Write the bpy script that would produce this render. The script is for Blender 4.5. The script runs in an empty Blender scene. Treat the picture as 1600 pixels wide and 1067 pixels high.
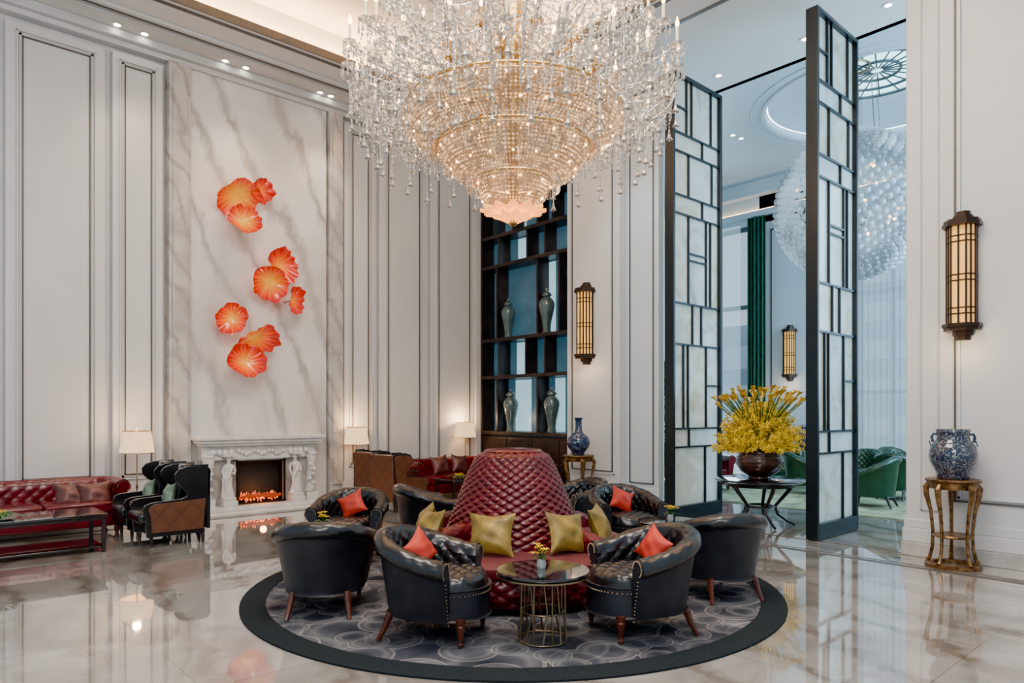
import bpy, math, random
from math import sin, cos, pi, radians, sqrt, atan2
from mathutils import Vector, Matrix, Euler
random.seed(7)
S = bpy.context.scene
COL = S.collection
F = 1090.0; HZ = 645.0; CH = 1.55
VX, VY = .672, .7405
RX, RY = .7405, -.672
def W(lat, d, z=0): return Vector((VX*d+RX*lat, VY*d+RY*lat, z))
def ray(px):
    t = (px-800)/F
    return VX+RX*t, VY+RY*t
def onY(px, py, Y):
    dx, dy = ray(px); d = Y/dy
    return Vector((dx*d, Y, CH+(HZ-py)/F*d))
def onX(px, py, X):
    dx, dy = ray(px); d = X/dx
    return Vector((X, dy*d, CH+(HZ-py)/F*d))
def onZ(px, py, z=0):
    d = F*(CH-z)/(py-HZ); dx, dy = ray(px)
    return Vector((dx*d, dy*d, z))

# ------------------------------------------------------------------ materials
def newmat(name):
    m = bpy.data.materials.new(name); m.use_nodes = True
    nt = m.node_tree; b = nt.nodes['Principled BSDF']
    return m, nt, b
def N(nt, t, **k):
    n = nt.nodes.new(t)
    for a, v in k.items():
        if a in n.inputs.keys(): n.inputs[a].default_value = v
        else: setattr(n, a, v)
    return n
def L(nt, a, b): nt.links.new(a, b)
def ramp(nt, fac, stops):
    r = nt.nodes.new('ShaderNodeValToRGB'); e = r.color_ramp.elements
    while len(e) < len(stops): e.new(.5)
    for i, (p, c) in enumerate(stops):
        e[i].position = p; e[i].color = (*c, 1)
    L(nt, fac, r.inputs[0]); return r.outputs[0]
def math_(nt, op, a, b=None):
    n = nt.nodes.new('ShaderNodeMath'); n.operation = op
    for i, v in enumerate((a, b)):
        if v is None: continue
        if isinstance(v, (int, float)): n.inputs[i].default_value = v
        else: L(nt, v, n.inputs[i])
    return n.outputs[0]
def bump(nt, b, h, s=.3, d=.01):
    n = N(nt, 'ShaderNodeBump'); n.inputs['Strength'].default_value = s; n.inputs['Distance'].default_value = d
    L(nt, h, n.inputs['Height']); L(nt, n.outputs[0], b.inputs['Normal'])
def pbr(name, c, rough=.5, metal=0, spec=.5, em=None, es=0, var=.06, scale=12, bmp=0, coat=0):
    m, nt, b = newmat(name)
    tc = N(nt, 'ShaderNodeTexCoord'); no = N(nt, 'ShaderNodeTexNoise'); no.inputs['Scale'].default_value = scale
    no.inputs['Detail'].default_value = 4
    L(nt, tc.outputs['Object'], no.inputs['Vector'])
    lo = tuple(max(0, x*(1-var*2)) for x in c); hi = tuple(min(1, x*(1+var*2)) for x in c)
    L(nt, ramp(nt, no.outputs[0], [(.3, lo), (.7, hi)]), b.inputs['Base Color'])
    b.inputs['Roughness'].default_value = rough; b.inputs['Metallic'].default_value = metal
    b.inputs['Specular IOR Level'].default_value = spec
    if coat: b.inputs['Coat Weight'].default_value = coat; b.inputs['Coat Roughness'].default_value = .05
    if em: b.inputs['Emission Color'].default_value = (*em, 1); b.inputs['Emission Strength'].default_value = es
    if bmp: bump(nt, b, no.outputs[0], bmp)
    return m
def marble(name, stops, scale=.6, rough=.1, vein=(.45, .4, .36), vs=.5, tile=0, rot=.6, stretch=1, spec=.6, coat=0, flat=False):
    m, nt, b = newmat(name)
    tc = N(nt, 'ShaderNodeTexCoord'); mp = N(nt, 'ShaderNodeMapping')
    mp.inputs['Rotation'].default_value = (0, rot, 0 if flat else rot*.6); mp.inputs['Scale'].default_value = (scale, scale, scale*stretch)
    L(nt, tc.outputs['Object'], mp.inputs['Vector'])
    n1 = N(nt, 'ShaderNodeTexNoise'); n1.inputs['Scale'].default_value = 1.6; n1.inputs['Detail'].default_value = 8; n1.inputs['Distortion'].default_value = 1.4
    L(nt, mp.outputs[0], n1.inputs['Vector'])
    base = ramp(nt, n1.outputs[0], stops)
    wv = N(nt, 'ShaderNodeTexWave'); wv.inputs['Scale'].default_value = 1.3 if flat else .9; wv.inputs['Distortion'].default_value = 9
    wv.inputs['Detail'].default_value = 8; wv.inputs['Detail Scale'].default_value = .8; wv.inputs['Detail Roughness'].default_value = .65
    L(nt, mp.outputs[0], wv.inputs['Vector'])
    vf = ramp(nt, wv.outputs['Fac'], [(0, (vs,)*3), (.07, (vs*.5,)*3), (.32, (0, 0, 0))])
    vf = math_(nt, 'MULTIPLY', vf, math_(nt, 'MULTIPLY', n1.outputs[0], 1.9))
    mx = N(nt, 'ShaderNodeMixRGB'); L(nt, vf, mx.inputs[0]); L(nt, base, mx.inputs[1]); mx.inputs[2].default_value = (*vein, 1)
    out = mx.outputs[0]
    if tile:
        br = N(nt, 'ShaderNodeTexBrick'); br.offset = 0
        br.inputs['Scale'].default_value = 1; br.inputs['Brick Width'].default_value = tile; br.inputs['Row Height'].default_value = tile
        br.inputs['Mortar Size'].default_value = .004; br.inputs['Color1'].default_value = (1, 1, 1, 1); br.inputs['Color2'].default_value = (.80, .79, .78, 1)
        br.inputs['Mortar'].default_value = (.6, .55, .5, 1)
        L(nt, tc.outputs['Object'], br.inputs['Vector'])
        m2 = N(nt, 'ShaderNodeMixRGB', blend_type='MULTIPLY'); m2.inputs[0].default_value = 1
        L(nt, out, m2.inputs[1]); L(nt, br.outputs[0], m2.inputs[2]); out = m2.outputs[0]
    L(nt, out, b.inputs['Base Color']); b.inputs['Roughness'].default_value = rough; b.inputs['Specular IOR Level'].default_value = spec
    if coat: b.inputs['Coat Weight'].default_value = coat; b.inputs['Coat Roughness'].default_value = .03
    return m
def emis(name, c, s):
    m, nt, b = newmat(name)
    b.inputs['Base Color'].default_value = (*c, 1)
    tc = N(nt, 'ShaderNodeTexCoord'); no = N(nt, 'ShaderNodeTexNoise'); no.inputs['Scale'].default_value = 5
    L(nt, tc.outputs['Object'], no.inputs['Vector'])
    L(nt, ramp(nt, no.outputs[0], [(.3, tuple(x*.8 for x in c)), (.7, c)]), b.inputs['Emission Color'])
    b.inputs['Emission Strength'].default_value = s
    return m
MT = {}
MT['floor'] = marble('polished_marble', [(.28, (.22, .19, .165)), (.5, (.40, .375, .345)), (.78, (.55, .535, .515))], .6, .035, (.18, .135, .095), .7, tile=1.35, rot=.3, spec=1.0, coat=.9)
MT['marble'] = marble('white_marble', [(.3, (.55, .53, .515)), (.5, (.71, .70, .69)), (.75, (.80, .80, .79))], .42, .12, (.30, .275, .26), .62, rot=.78, stretch=.5, flat=True)
MT['marble2'] = marble('grey_marble', [(.3, (.38, .35, .33)), (.6, (.54, .52, .49)), (.8, (.63, .61, .59))], 1.1, .15, (.27, .23, .20), .6, rot=.5)
MT['carved'] = marble('carved_marble', [(.3, (.64, .63, .62)), (.8, (.82, .81, .80))], 2, .35, (.5, .48, .46), .3)
MT['wall'] = pbr('painted_wall', (.625, .63, .635), .45, var=.015, scale=1.5)
MT['wallblue'] = pbr('wall_cool_tint', (.54, .62, .67), .45, var=.015, scale=1.5)
MT['ceil'] = pbr('ceiling_paint', (.76, .75, .73), .6, var=.01, scale=1)
MT['line'] = pbr('dark_inlay', (.085, .075, .065), .4)
MT['mould'] = pbr('moulding_paint', (.48, .48, .47), .45, var=.01)
MT['ledglow'] = emis('warm_led', (1, .58, .26), 110)
MT['ledglow2'] = emis('soft_warm_led', (1, .64, .32), 8)
MT['domerimglow'] = emis('dome_rim_glow', (.6, .88, 1), 7)
MT['skyglass'] = emis('skylight_glass', (.45, .80, .86), 3.2)
MT['bronze'] = pbr('dark_bronze', (.045, .028, .020), .35, .7)
MT['screenframe'] = pbr('slate_metal', (.014, .020, .025), .32, .4)
MT['winframe'] = pbr('window_frame', (.05, .07, .08), .4)
MT['wood'] = pbr('espresso_wood', (.022, .013, .012), .3, var=.3, scale=6)
MT['legwood'] = pbr('mahogany_leg', (.09, .025, .013), .25, var=.2)
MT['gold'] = pbr('gilt', (.62, .38, .12), .28, .95, var=.12, scale=25)
MT['agedgold'] = pbr('aged_gilt', (.20, .105, .04), .36, .7, var=.4, scale=18)
MT['brass'] = pbr('antique_brass', (.26, .19, .11), .32, .9)
MT['blackglass'] = pbr('black_lacquer', (.012, .010, .012), .06, spec=.8, coat=.6)
def leather(name, c, rough=.28, spec=.7):
    m, nt, b = newmat(name)
    tc = N(nt, 'ShaderNodeTexCoord'); vo = N(nt, 'ShaderNodeTexVoronoi'); vo.inputs['Scale'].default_value = 160
    no = N(nt, 'ShaderNodeTexNoise'); no.inputs['Scale'].default_value = 7
    L(nt, tc.outputs['Object'], vo.inputs['Vector']); L(nt, tc.outputs['Object'], no.inputs['Vector'])
    L(nt, ramp(nt, no.outputs[0], [(.3, tuple(x*.7 for x in c)), (.7, tuple(min(1, x*1.25) for x in c))]), b.inputs['Base Color'])
    b.inputs['Roughness'].default_value = rough; b.inputs['Specular IOR Level'].default_value = spec
    bump(nt, b, vo.outputs['Distance'], .12, .003)
    return m
MT['black'] = leather('black_leather', (.011, .010, .012), .26)
MT['blackflat'] = leather('black_leather_matt', (.019, .019, .026), .42, .45)
MT['red'] = leather('oxblood_leather', (.115, .004, .010), .25, .5)
MT['redvelvet'] = pbr('crimson_velvet', (.12, .004, .010), .6, var=.15, scale=5)
MT['redvelvet'].node_tree.nodes['Principled BSDF'].inputs['Sheen Weight'].default_value = .1
MT['green'] = leather('green_leather', (.005, .040, .016), .3)
def quilt():
    m, nt, b = newmat('quilted_tan_leather')
    tc = N(nt, 'ShaderNodeTexCoord'); sp = N(nt, 'ShaderNodeSeparateXYZ'); L(nt, tc.outputs['Object'], sp.inputs[0])
    h = math_(nt, 'ADD', sp.outputs[0], sp.outputs[1])
    k = pi/.24
    p = math_(nt, 'ABSOLUTE', math_(nt, 'SINE', math_(nt, 'MULTIPLY', math_(nt, 'ADD', h, sp.outputs[2]), k)))
    q = math_(nt, 'ABSOLUTE', math_(nt, 'SINE', math_(nt, 'MULTIPLY', math_(nt, 'SUBTRACT', h, sp.outputs[2]), k)))
    f = math_(nt, 'MINIMUM', p, q)
    L(nt, ramp(nt, f, [(0, (.045, .017, .010)), (.06, (.10, .036, .018)), (1, (.125, .046, .024))]), b.inputs['Base Color'])
    b.inputs['Roughness'].default_value = .38
    bump(nt, b, math_(nt, 'POWER', f, .4), .25, .02)
    return m
MT['quilt'] = quilt()
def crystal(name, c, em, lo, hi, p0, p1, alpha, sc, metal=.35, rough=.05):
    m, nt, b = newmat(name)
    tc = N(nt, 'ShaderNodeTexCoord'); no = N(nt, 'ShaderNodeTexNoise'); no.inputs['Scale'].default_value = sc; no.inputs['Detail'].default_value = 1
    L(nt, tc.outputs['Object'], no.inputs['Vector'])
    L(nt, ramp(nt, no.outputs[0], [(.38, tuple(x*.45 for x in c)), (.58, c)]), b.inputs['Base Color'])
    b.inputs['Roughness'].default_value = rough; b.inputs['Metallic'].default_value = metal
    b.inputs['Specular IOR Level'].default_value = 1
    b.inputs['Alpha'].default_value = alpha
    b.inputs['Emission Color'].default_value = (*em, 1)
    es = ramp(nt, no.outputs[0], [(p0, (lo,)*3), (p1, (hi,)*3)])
    L(nt, math_(nt, 'MULTIPLY', es, 4.0), b.inputs['Emission Strength'])  # sparkle painted in: noise makes spots of the crystal glow
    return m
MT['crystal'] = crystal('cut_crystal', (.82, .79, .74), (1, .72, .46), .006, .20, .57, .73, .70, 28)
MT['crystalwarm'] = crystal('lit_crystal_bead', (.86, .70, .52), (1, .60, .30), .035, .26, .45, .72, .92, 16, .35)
def linermat():
    m, nt, b = newmat('warm_glow_liner')
    tc = N(nt, 'ShaderNodeTexCoord'); no = N(nt, 'ShaderNodeTexNoise'); no.inputs['Scale'].default_value = 6
    L(nt, tc.outputs['Object'], no.inputs['Vector'])
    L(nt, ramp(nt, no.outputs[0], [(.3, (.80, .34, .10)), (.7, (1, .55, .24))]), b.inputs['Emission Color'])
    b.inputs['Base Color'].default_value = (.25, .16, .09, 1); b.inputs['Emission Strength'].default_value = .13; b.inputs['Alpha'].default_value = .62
    return m
MT['liner'] = linermat()
MT['amber'] = emis('amber_glass', (1, .44, .11), 1.6)
MT['bulb'] = emis('flame_bulb', (1, .55, .20), 16)
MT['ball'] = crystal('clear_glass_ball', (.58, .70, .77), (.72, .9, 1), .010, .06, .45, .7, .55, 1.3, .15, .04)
MT['candle'] = pbr('candle_sleeve', (.88, .76, .55), .5, em=(1, .66, .34), es=.3)
MT['shade'] = pbr('pleated_lampshade', (.85, .68, .46), .8, em=(1, .64, .32), es=.9)
MT['sconce'] = emis('lit_alabaster', (1, .50, .11), .72)
MT['goldfab'] = pbr('gold_silk', (.27, .18, .032), .42, .15, var=.25, scale=9, bmp=.1)
MT['redfab'] = pbr('vermilion_silk', (.50, .028, .012), .5, var=.12, scale=9, bmp=.1)
MT['plumfab'] = pbr('copper_plum_silk', (.13, .045, .04), .4, .2, var=.2, scale=8, bmp=.1)
MT['greenfab'] = pbr('celadon_silk', (.18, .27, .19), .5, var=.15, scale=9)
MT['celadon'] = pbr('celadon_glaze', (.075, .12, .125), .10, var=.15, scale=4, coat=.6)
MT['shelfback'] = pbr('blue_grey_panel', (.04, .10, .14), .25, em=(.07, .20, .30), es=.28, var=.25, scale=1.5)
MT['shelflit'] = pbr('lit_glass_panel', (.34, .54, .64), .2, em=(.42, .72, .88), es=.75)
MT['leaf'] = pbr('leaf_green', (.04, .11, .02), .45, var=.3, scale=15)
MT['darkleaf'] = pbr('dark_foliage', (.010, .035, .014), .5, var=.3, scale=10)
MT['yellow'] = pbr('yellow_orchid', (.82, .52, .006), .5, var=.2, scale=14)
MT['calla'] = pbr('calla_petals', (.75, .36, .015), .35, var=.35, scale=18)
MT['bowl'] = pbr('bronze_bowl', (.09, .045, .038), .18, .5, coat=.4)
MT['greencurt'] = pbr('green_drape', (.005, .075, .042), .6, var=.2)
MT['farrug'] = pbr('pale_green_carpet', (.26, .30, .17), .9, var=.3, scale=2.5)
MT['glass'] = pbr('vase_glass', (.40, .44, .42), .08, spec=1)
MT['ember'] = emis('fire_glow', (1, .13, .012), 3.2)
MT['log'] = pbr('charred_log', (.03, .012, .008), .8, em=(1, .10, .01), es=.35, var=.4)
MT['firebox'] = pbr('firebox_black', (.01, .01, .01), .6)
MT['pot'] = pbr('stone_pot', (.12, .12, .12), .4)
MT['build'] = pbr('concrete_facade', (.45, .52, .56), .8, var=.1, scale=.2)
MT['winband'] = pbr('tinted_window_band', (.22, .28, .33), .2)
def onyx():
    m, nt, b = newmat('onyx_panel')
    tc = N(nt, 'ShaderNodeTexCoord'); n1 = N(nt, 'ShaderNodeTexNoise'); n1.inputs['Scale'].default_value = 1.5; n1.inputs['Detail'].default_value = 9; n1.inputs['Distortion'].default_value = 2.2
    oi = N(nt, 'ShaderNodeObjectInfo')
    va = N(nt, 'ShaderNodeVectorMath', operation='ADD'); L(nt, tc.outputs['Object'], va.inputs[0])
    cx = N(nt, 'ShaderNodeCombineXYZ'); L(nt, math_(nt, 'MULTIPLY', oi.outputs['Random'], 9.0), cx.inputs[1]); L(nt, cx.outputs[0], va.inputs[1])
    L(nt, va.outputs[0], n1.inputs['Vector'])
    c1 = ramp(nt, n1.outputs[0], [(.3, (.40, .36, .22)), (.46, (.54, .54, .44)), (.7, (.66, .67, .60))])
    c2 = ramp(nt, n1.outputs[0], [(.3, (.34, .38, .36)), (.46, (.46, .53, .53)), (.7, (.58, .66, .67))])
    mx = N(nt, 'ShaderNodeMixRGB'); L(nt, oi.outputs['Random'], mx.inputs[0]); L(nt, c1, mx.inputs[1]); L(nt, c2, mx.inputs[2])
    L(nt, mx.outputs[0], b.inputs['Base Color']); L(nt, mx.outputs[0], b.inputs['Emission Color']); b.inputs['Emission Strength'].default_value = .14
    b.inputs['Roughness'].default_value = .12; return m
MT['onyx'] = onyx()
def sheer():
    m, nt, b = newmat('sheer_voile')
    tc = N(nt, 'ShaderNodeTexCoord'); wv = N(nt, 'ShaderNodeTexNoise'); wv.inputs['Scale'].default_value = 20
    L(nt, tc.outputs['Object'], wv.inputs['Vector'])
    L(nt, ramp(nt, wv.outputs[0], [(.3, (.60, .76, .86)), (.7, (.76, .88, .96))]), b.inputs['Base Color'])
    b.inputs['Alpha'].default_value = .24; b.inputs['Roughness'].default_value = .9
    b.inputs['Emission Color'].default_value = (.58, .83, 1, 1); b.inputs['Emission Strength'].default_value = 1.15  # daylight through the cloth is put in as emission
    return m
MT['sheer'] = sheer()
def bluewhite(name, dark):
    m, nt, b = newmat(name)
    tc = N(nt, 'ShaderNodeTexCoord'); n1 = N(nt, 'ShaderNodeTexNoise'); n1.inputs['Scale'].default_value = 16; n1.inputs['Distortion'].default_value = 2.4; n1.inputs['Detail'].default_value = 3
    L(nt, tc.outputs['Object'], n1.inputs['Vector'])
    if dark: st = [(.44, (.008, .018, .06)), (.58, (.014, .03, .09)), (.63, (.13, .19, .28))]
    else: st = [(.36, (.26, .29, .29)), (.41, (.02, .03, .07)), (.56, (.010, .014, .035)), (.61, (.26, .30, .30)), (.64, (.014, .02, .05))]
    L(nt, ramp(nt, n1.outputs[0], st), b.inputs['Base Color']); b.inputs['Roughness'].default_value = .1
    b.inputs['Coat Weight'].default_value = .5
    return m
MT['bw_dark'] = bluewhite('cobalt_porcelain', True); MT['bw'] = bluewhite('blue_white_porcelain', False)
def rugmat():
    m, nt, b = newmat('cloud_scroll_carpet')
    tc = N(nt, 'ShaderNodeTexCoord')
    n1 = N(nt, 'ShaderNodeTexNoise'); n1.inputs['Scale'].default_value = 2.2; n1.inputs['Detail'].default_value = 7; L(nt, tc.outputs['Object'], n1.inputs['Vector'])
    n2 = N(nt, 'ShaderNodeTexNoise'); n2.inputs['Scale'].default_value = 60; L(nt, tc.outputs['Object'], n2.inputs['Vector'])
    def layer(sc, off, rad):
        va = N(nt, 'ShaderNodeVectorMath', operation='ADD'); L(nt, tc.outputs['Object'], va.inputs[0]); va.inputs[1].default_value = (off, off*.7, 0)
        vo = N(nt, 'ShaderNodeTexVoronoi', voronoi_dimensions='2D'); vo.inputs['Scale'].default_value = sc; L(nt, va.outputs[0], vo.inputs['Vector'])
        d = math_(nt, 'DIVIDE', vo.outputs['Distance'], rad)
        mask = math_(nt, 'LESS_THAN', d, 1.0)
        shade = ramp(nt, d, [(0, (.03, .035, .048)), (.55, (.075, .08, .10)), (.70, (.20, .20, .205)), (.90, (.11, .11, .13)), (.94, (.34, .32, .30)), (1, (.34, .32, .30))])
        return mask, shade
    base = ramp(nt, n1.outputs[0], [(.32, (.022, .027, .038)), (.50, (.075, .078, .095)), (.68, (.20, .20, .21))])
    out = base
    for (sc, off, rad) in ((1.5, 0, .50), (2.1, 3.3, .42), (2.9, 7.7, .36)):
        mask, sh = layer(sc, off, rad)
        mx = N(nt, 'ShaderNodeMixRGB'); L(nt, math_(nt, 'MULTIPLY', mask, .72), mx.inputs[0]); L(nt, out, mx.inputs[1]); L(nt, sh, mx.inputs[2]); out = mx.outputs[0]
    m3 = N(nt, 'ShaderNodeMixRGB', blend_type='MULTIPLY'); m3.inputs[0].default_value = .8; L(nt, out, m3.inputs[1])
    L(nt, ramp(nt, n1.outputs[0], [(.35, (.35, .35, .4)), (.65, (1.0, 1.0, 1.0))]), m3.inputs[2])
    L(nt, m3.outputs[0], b.inputs['Base Color']); b.inputs['Roughness'].default_value = .95; b.inputs['Specular IOR Level'].default_value = .1
    bump(nt, b, n2.outputs[0], .4, .006)
    return m
MT['rug'] = rugmat(); MT['rugborder'] = pbr('charcoal_carpet', (.018, .023, .027), .95, var=.08, scale=50, spec=.1)
def flowerglass():
    m, nt, b = newmat('orange_blown_glass')
    tc = N(nt, 'ShaderNodeTexCoord'); sp = N(nt, 'ShaderNodeSeparateXYZ'); L(nt, tc.outputs['Object'], sp.inputs[0])
    ln = N(nt, 'ShaderNodeVectorMath', operation='LENGTH'); L(nt, tc.outputs['Object'], ln.inputs[0])
    an = math_(nt, 'ARCTAN2', sp.outputs[2], sp.outputs[0])
    st = math_(nt, 'SINE', math_(nt, 'MULTIPLY', an, 22))
    oi = N(nt, 'ShaderNodeObjectInfo')
    f = math_(nt, 'ADD', ln.outputs['Value'], math_(nt, 'MULTIPLY', st, .12))
    f = math_(nt, 'ADD', f, math_(nt, 'MULTIPLY', math_(nt, 'SUBTRACT', oi.outputs['Random'], .6), .5))
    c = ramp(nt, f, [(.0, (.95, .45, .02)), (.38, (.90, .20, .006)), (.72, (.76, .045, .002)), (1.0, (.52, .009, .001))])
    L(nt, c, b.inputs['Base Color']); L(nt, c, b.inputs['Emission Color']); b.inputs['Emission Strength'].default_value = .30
    b.inputs['Roughness'].default_value = .10; b.inputs['Coat Weight'].default_value = .4; return m
MT['flower'] = flowerglass()
MT['lens'] = emis('spot_lens', (1, .9, .75), 25)
MT['sparklebulb'] = emis('warm_sparkle_bulb', (1, .55, .22), 10)

# ------------------------------------------------------------------ mesh builder
class MB:
    def __init__(s): s.v = []; s.f = []
    def add(s, vs, fs):
        n = len(s.v); s.v += [tuple(v) for v in vs]; s.f += [tuple(i+n for i in f) for f in fs]; return s
    def box(s, x0, x1, y0, y1, z0, z1):
        return s.add([(x0,y0,z0),(x1,y0,z0),(x1,y1,z0),(x0,y1,z0),(x0,y0,z1),(x1,y0,z1),(x1,y1,z1),(x0,y1,z1)],
                     [(0,3,2,1),(4,5,6,7),(0,1,5,4),(1,2,6,5),(2,3,7,6),(3,0,4,7)])
    def grid(s, fn, nu, nv, cu=False):
        vs = [fn(i/nu, j/nv) for i in range(nu if cu else nu+1) for j in range(nv+1)]
        fs = []; m = nv+1; R = nu if cu else nu+1
        for i in range(nu):
            for j in range(nv):
                a = i*m+j; b_ = ((i+1) % R)*m+j
                fs.append((a, b_, b_+1, a+1))
        return s.add(vs, fs)
    def lathe(s, prof, n=24, c=(0,0,0), a0=0, a1=2*pi):
        full = abs(a1-a0-2*pi) < 1e-6
        k = len(prof)
        def fn(u, v):
            a = a0+(a1-a0)*u; r, z = prof[min(k-1, round(v*(k-1)))]
            return (c[0]+r*cos(a), c[1]+r*sin(a), c[2]+z)
        return s.grid(fn, n, k-1, full)
    def tube(s, pts, r, n=8, caps=True):
        pts = [Vector(p) for p in pts]; k = len(pts)
        rs = r if isinstance(r, (list, tuple)) else [r]*k
        up = None; vs = []
        for i, p in enumerate(pts):
            t = (pts[min(i+1, k-1)]-pts[max(i-1, 0)]).normalized()
            if up is None:
                up = Vector((0,0,1)) if abs(t.z) < .9 else Vector((1,0,0))
            a = t.cross(up).normalized(); b = a.cross(t).normalized(); up = b
            for j in range(n):
                q = 2*pi*j/n; vs.append(p+(a*cos(q)+b*sin(q))*rs[i])
        fs = []
        for i in range(k-1):
            for j in range(n):
                j2 = (j+1) % n
                fs.append((i*n+j, i*n+j2, (i+1)*n+j2, (i+1)*n+j))
        if caps: fs += [tuple(range(n))[::-1], tuple((k-1)*n+j for j in range(n))]
        return s.add(vs, fs)
    def torus(s, c, R, r, n=32, m=8):
        return s.grid(lambda u, v: (c[0]+(R+r*cos(2*pi*v))*cos(2*pi*u), c[1]+(R+r*cos(2*pi*v))*sin(2*pi*u), c[2]+r*sin(2*pi*v)), n, m, True)
    def ball(s, c, r, n=12, m=8, sc=(1,1,1)):
        return s.grid(lambda u, v: (c[0]+r*sc[0]*sin(pi*v)*cos(2*pi*u), c[1]+r*sc[1]*sin(pi*v)*sin(2*pi*u), c[2]-r*sc[2]*cos(pi*v)), n, m, True)
    def octa(s, c, r, h=None):
        h = h or r; x, y, z = c
        return s.add([(x+r,y,z),(x,y+r,z),(x-r,y,z),(x,y-r,z),(x,y,z+h),(x,y,z-h)],
                     [(0,1,4),(1,2,4),(2,3,4),(3,0,4),(1,0,5),(2,1,5),(3,2,5),(0,3,5)])
    def prism(s, poly, t0, t1, ax='x'):
        k = len(poly)
        f = {'x': lambda p, t: (t, p[0], p[1]), 'y': lambda p, t: (p[0], t, p[1]), 'z': lambda p, t: (p[0], p[1], t)}[ax]
        return s.add([f(p, t0) for p in poly]+[f(p, t1) for p in poly],
                     [tuple(range(k)), tuple(range(2*k-1, k-1, -1))]+[(i, (i+1) % k+0, (i+1) % k+k, i+k) for i in range(k)])
    def disc(s, c, R, z0, z1, n=48):
        return s.lathe([(0.0001, z0), (R, z0), (R, z1), (0.0001, z1)], n, c)
    def build(s, name, m, parent=None, bev=0, smooth=True, ang=38, **k):
        me = bpy.data.meshes.new(name); me.from_pydata(s.v, [], s.f); me.validate()
        o = bpy.data.objects.new(name, me); COL.objects.link(o)
        me.materials.append(MT[m] if isinstance(m, str) else m)
        if smooth:
            me.shade_smooth(); me.set_sharp_from_angle(angle=radians(ang))
        if bev:
            b = o.modifiers.new('b', 'BEVEL'); b.width = bev; b.segments = 2; b.limit_method = 'ANGLE'
        if parent: o.parent = parent
        for a, v in k.items(): o[a] = v
        return o
def struct(name, mb, m, **k): return mb.build(name, m, kind='structure', **k)
def thing(name, label, cat, loc=(0,0,0), rz=0, group=None):
    o = bpy.data.objects.new(name, None); COL.objects.link(o); o.empty_display_size = .1
    o.location = loc; o.rotation_euler = (0,0,rz); o['label'] = label; o['category'] = cat
    if group: o['group'] = group
    return o
def tag(o, label, cat, group=None):
    o['label'] = label; o['category'] = cat
    if group: o['group'] = group
    return o
def kids(o): return [c for c in bpy.data.objects if c.parent == o]
def dup(o, loc=None, rz=None, label=None, parent=None, cache={}):
    c = o.copy(); COL.objects.link(c); c.parent = parent
    for ch in kids(o): dup(ch, parent=c)
    if loc is not None: c.location = loc
    if rz is not None: c.rotation_euler = (0,0,rz)
    if label: c['label'] = label
    return c
def face(dx, dy): return atan2(-dx, dy)
def facecam(a, b):
    v = W(a, b); return face(v.x, v.y)

# ------------------------------------------------------------------ setting: floor, walls, ceiling
struct('floor', MB().box(-5, 16.2, -2.5, 11.6, -.1, 0), 'floor', smooth=False)
YW = 11.3
struct('wall_back', MB().box(-5, 9.75, YW, YW+.25, 0, 7.3), 'wall', smooth=False)
ntrim = [0]
def trim(mb, m, **k):
    ntrim[0] += 1; return struct('trim_%d' % ntrim[0], mb, m, **k)
def frameY(x0, x1, z0, z1, y, w=.022, t=.018, m='line'):
    mb = MB()
    mb.box(x0, x1, y-t, y, z0, z0+w).box(x0, x1, y-t, y, z1-w, z1).box(x0, x0+w, y-t, y, z0, z1).box(x1-w, x1, y-t, y, z0, z1)
    trim(mb, m, smooth=False)
def frameX(y0, y1, z0, z1, x, w=.022, t=.018, m='line'):
    mb = MB()
    mb.box(x-t, x, y0, y1, z0, z0+w).box(x-t, x, y0, y1, z1-w, z1).box(x-t, x, y0, y0+w, z0, z1).box(x-t, x, y1-w, y1, z0, z1)
    trim(mb, m, smooth=False)
for (a, b, y, fr) in [(-3.9, -1.5, .09, 1), (-1.3, 1.1, .09, 1), (1.22, 2.38, .09, 1), (2.46, 3.13, .13, 1), (6.12, 6.76, .13, 1), (6.86, 7.94, .09, 1), (8.02, 9.18, .09, 1)]:
    trim(MB().box(a, b, YW-y, YW+.01, .34, 6.72), 'wall', smooth=False, bev=.012)
    i = .15 if b-a > .9 else .12
    frameY(a+i, b-i, .62, 6.58, YW-y, .03, .014, 'mould')
    frameY(a+i+.035, b-i-.035, .655, 6.545, YW-y, .016)
    frameY(a+i-.03, b-i+.03, .59, 6.61, YW-y, .016, .03, 'wall')
struct('baseboard_back', MB().box(-5, 3.2, YW-.17, YW, 0, .22).box(-5, 3.2, YW-.14, YW, .22, .34).box(6.05, 9.2, YW-.17, YW, 0, .22).box(6.05, 9.2, YW-.14, YW, .22, .34), 'wall', bev=.01, smooth=False)
struct('wall_feature', MB().box(3.52, 5.78, YW-.12, YW+.01, 0, 6.80), 'marble', smooth=False, bev=.01)
trim(MB().box(3.19, 3.50, YW-.22, YW+.01, 0, 6.80).box(3.24, 3.45, YW-.25, YW-.2, .3, 6.7), 'marble2', smooth=False, bev=.01)
trim(MB().box(5.80, 6.05, YW-.22, YW+.01, 0, 6.80).box(5.84, 6.01, YW-.25, YW-.2, .3, 6.7), 'marble2', smooth=False, bev=.01)
trim(MB().box(-5, 9.2, YW-.16, YW, 6.80, 6.88).box(-5, 9.2, YW-.24, YW, 6.88, 7.0), 'wall', smooth=False, bev=.015)
ZC = 7.0
c = MB()
c.box(-5, 8.95, 9.85, YW+.2, ZC, ZC+.1)
c.box(7.6, 10.6, -2.0, 9.85, ZC, ZC+.1)
c.box(-5, .9, -.6, 9.85, ZC, ZC+.1)
c.box(.6, 7.9, -.6, 10.25, ZC+.6, ZC+.7)
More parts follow.
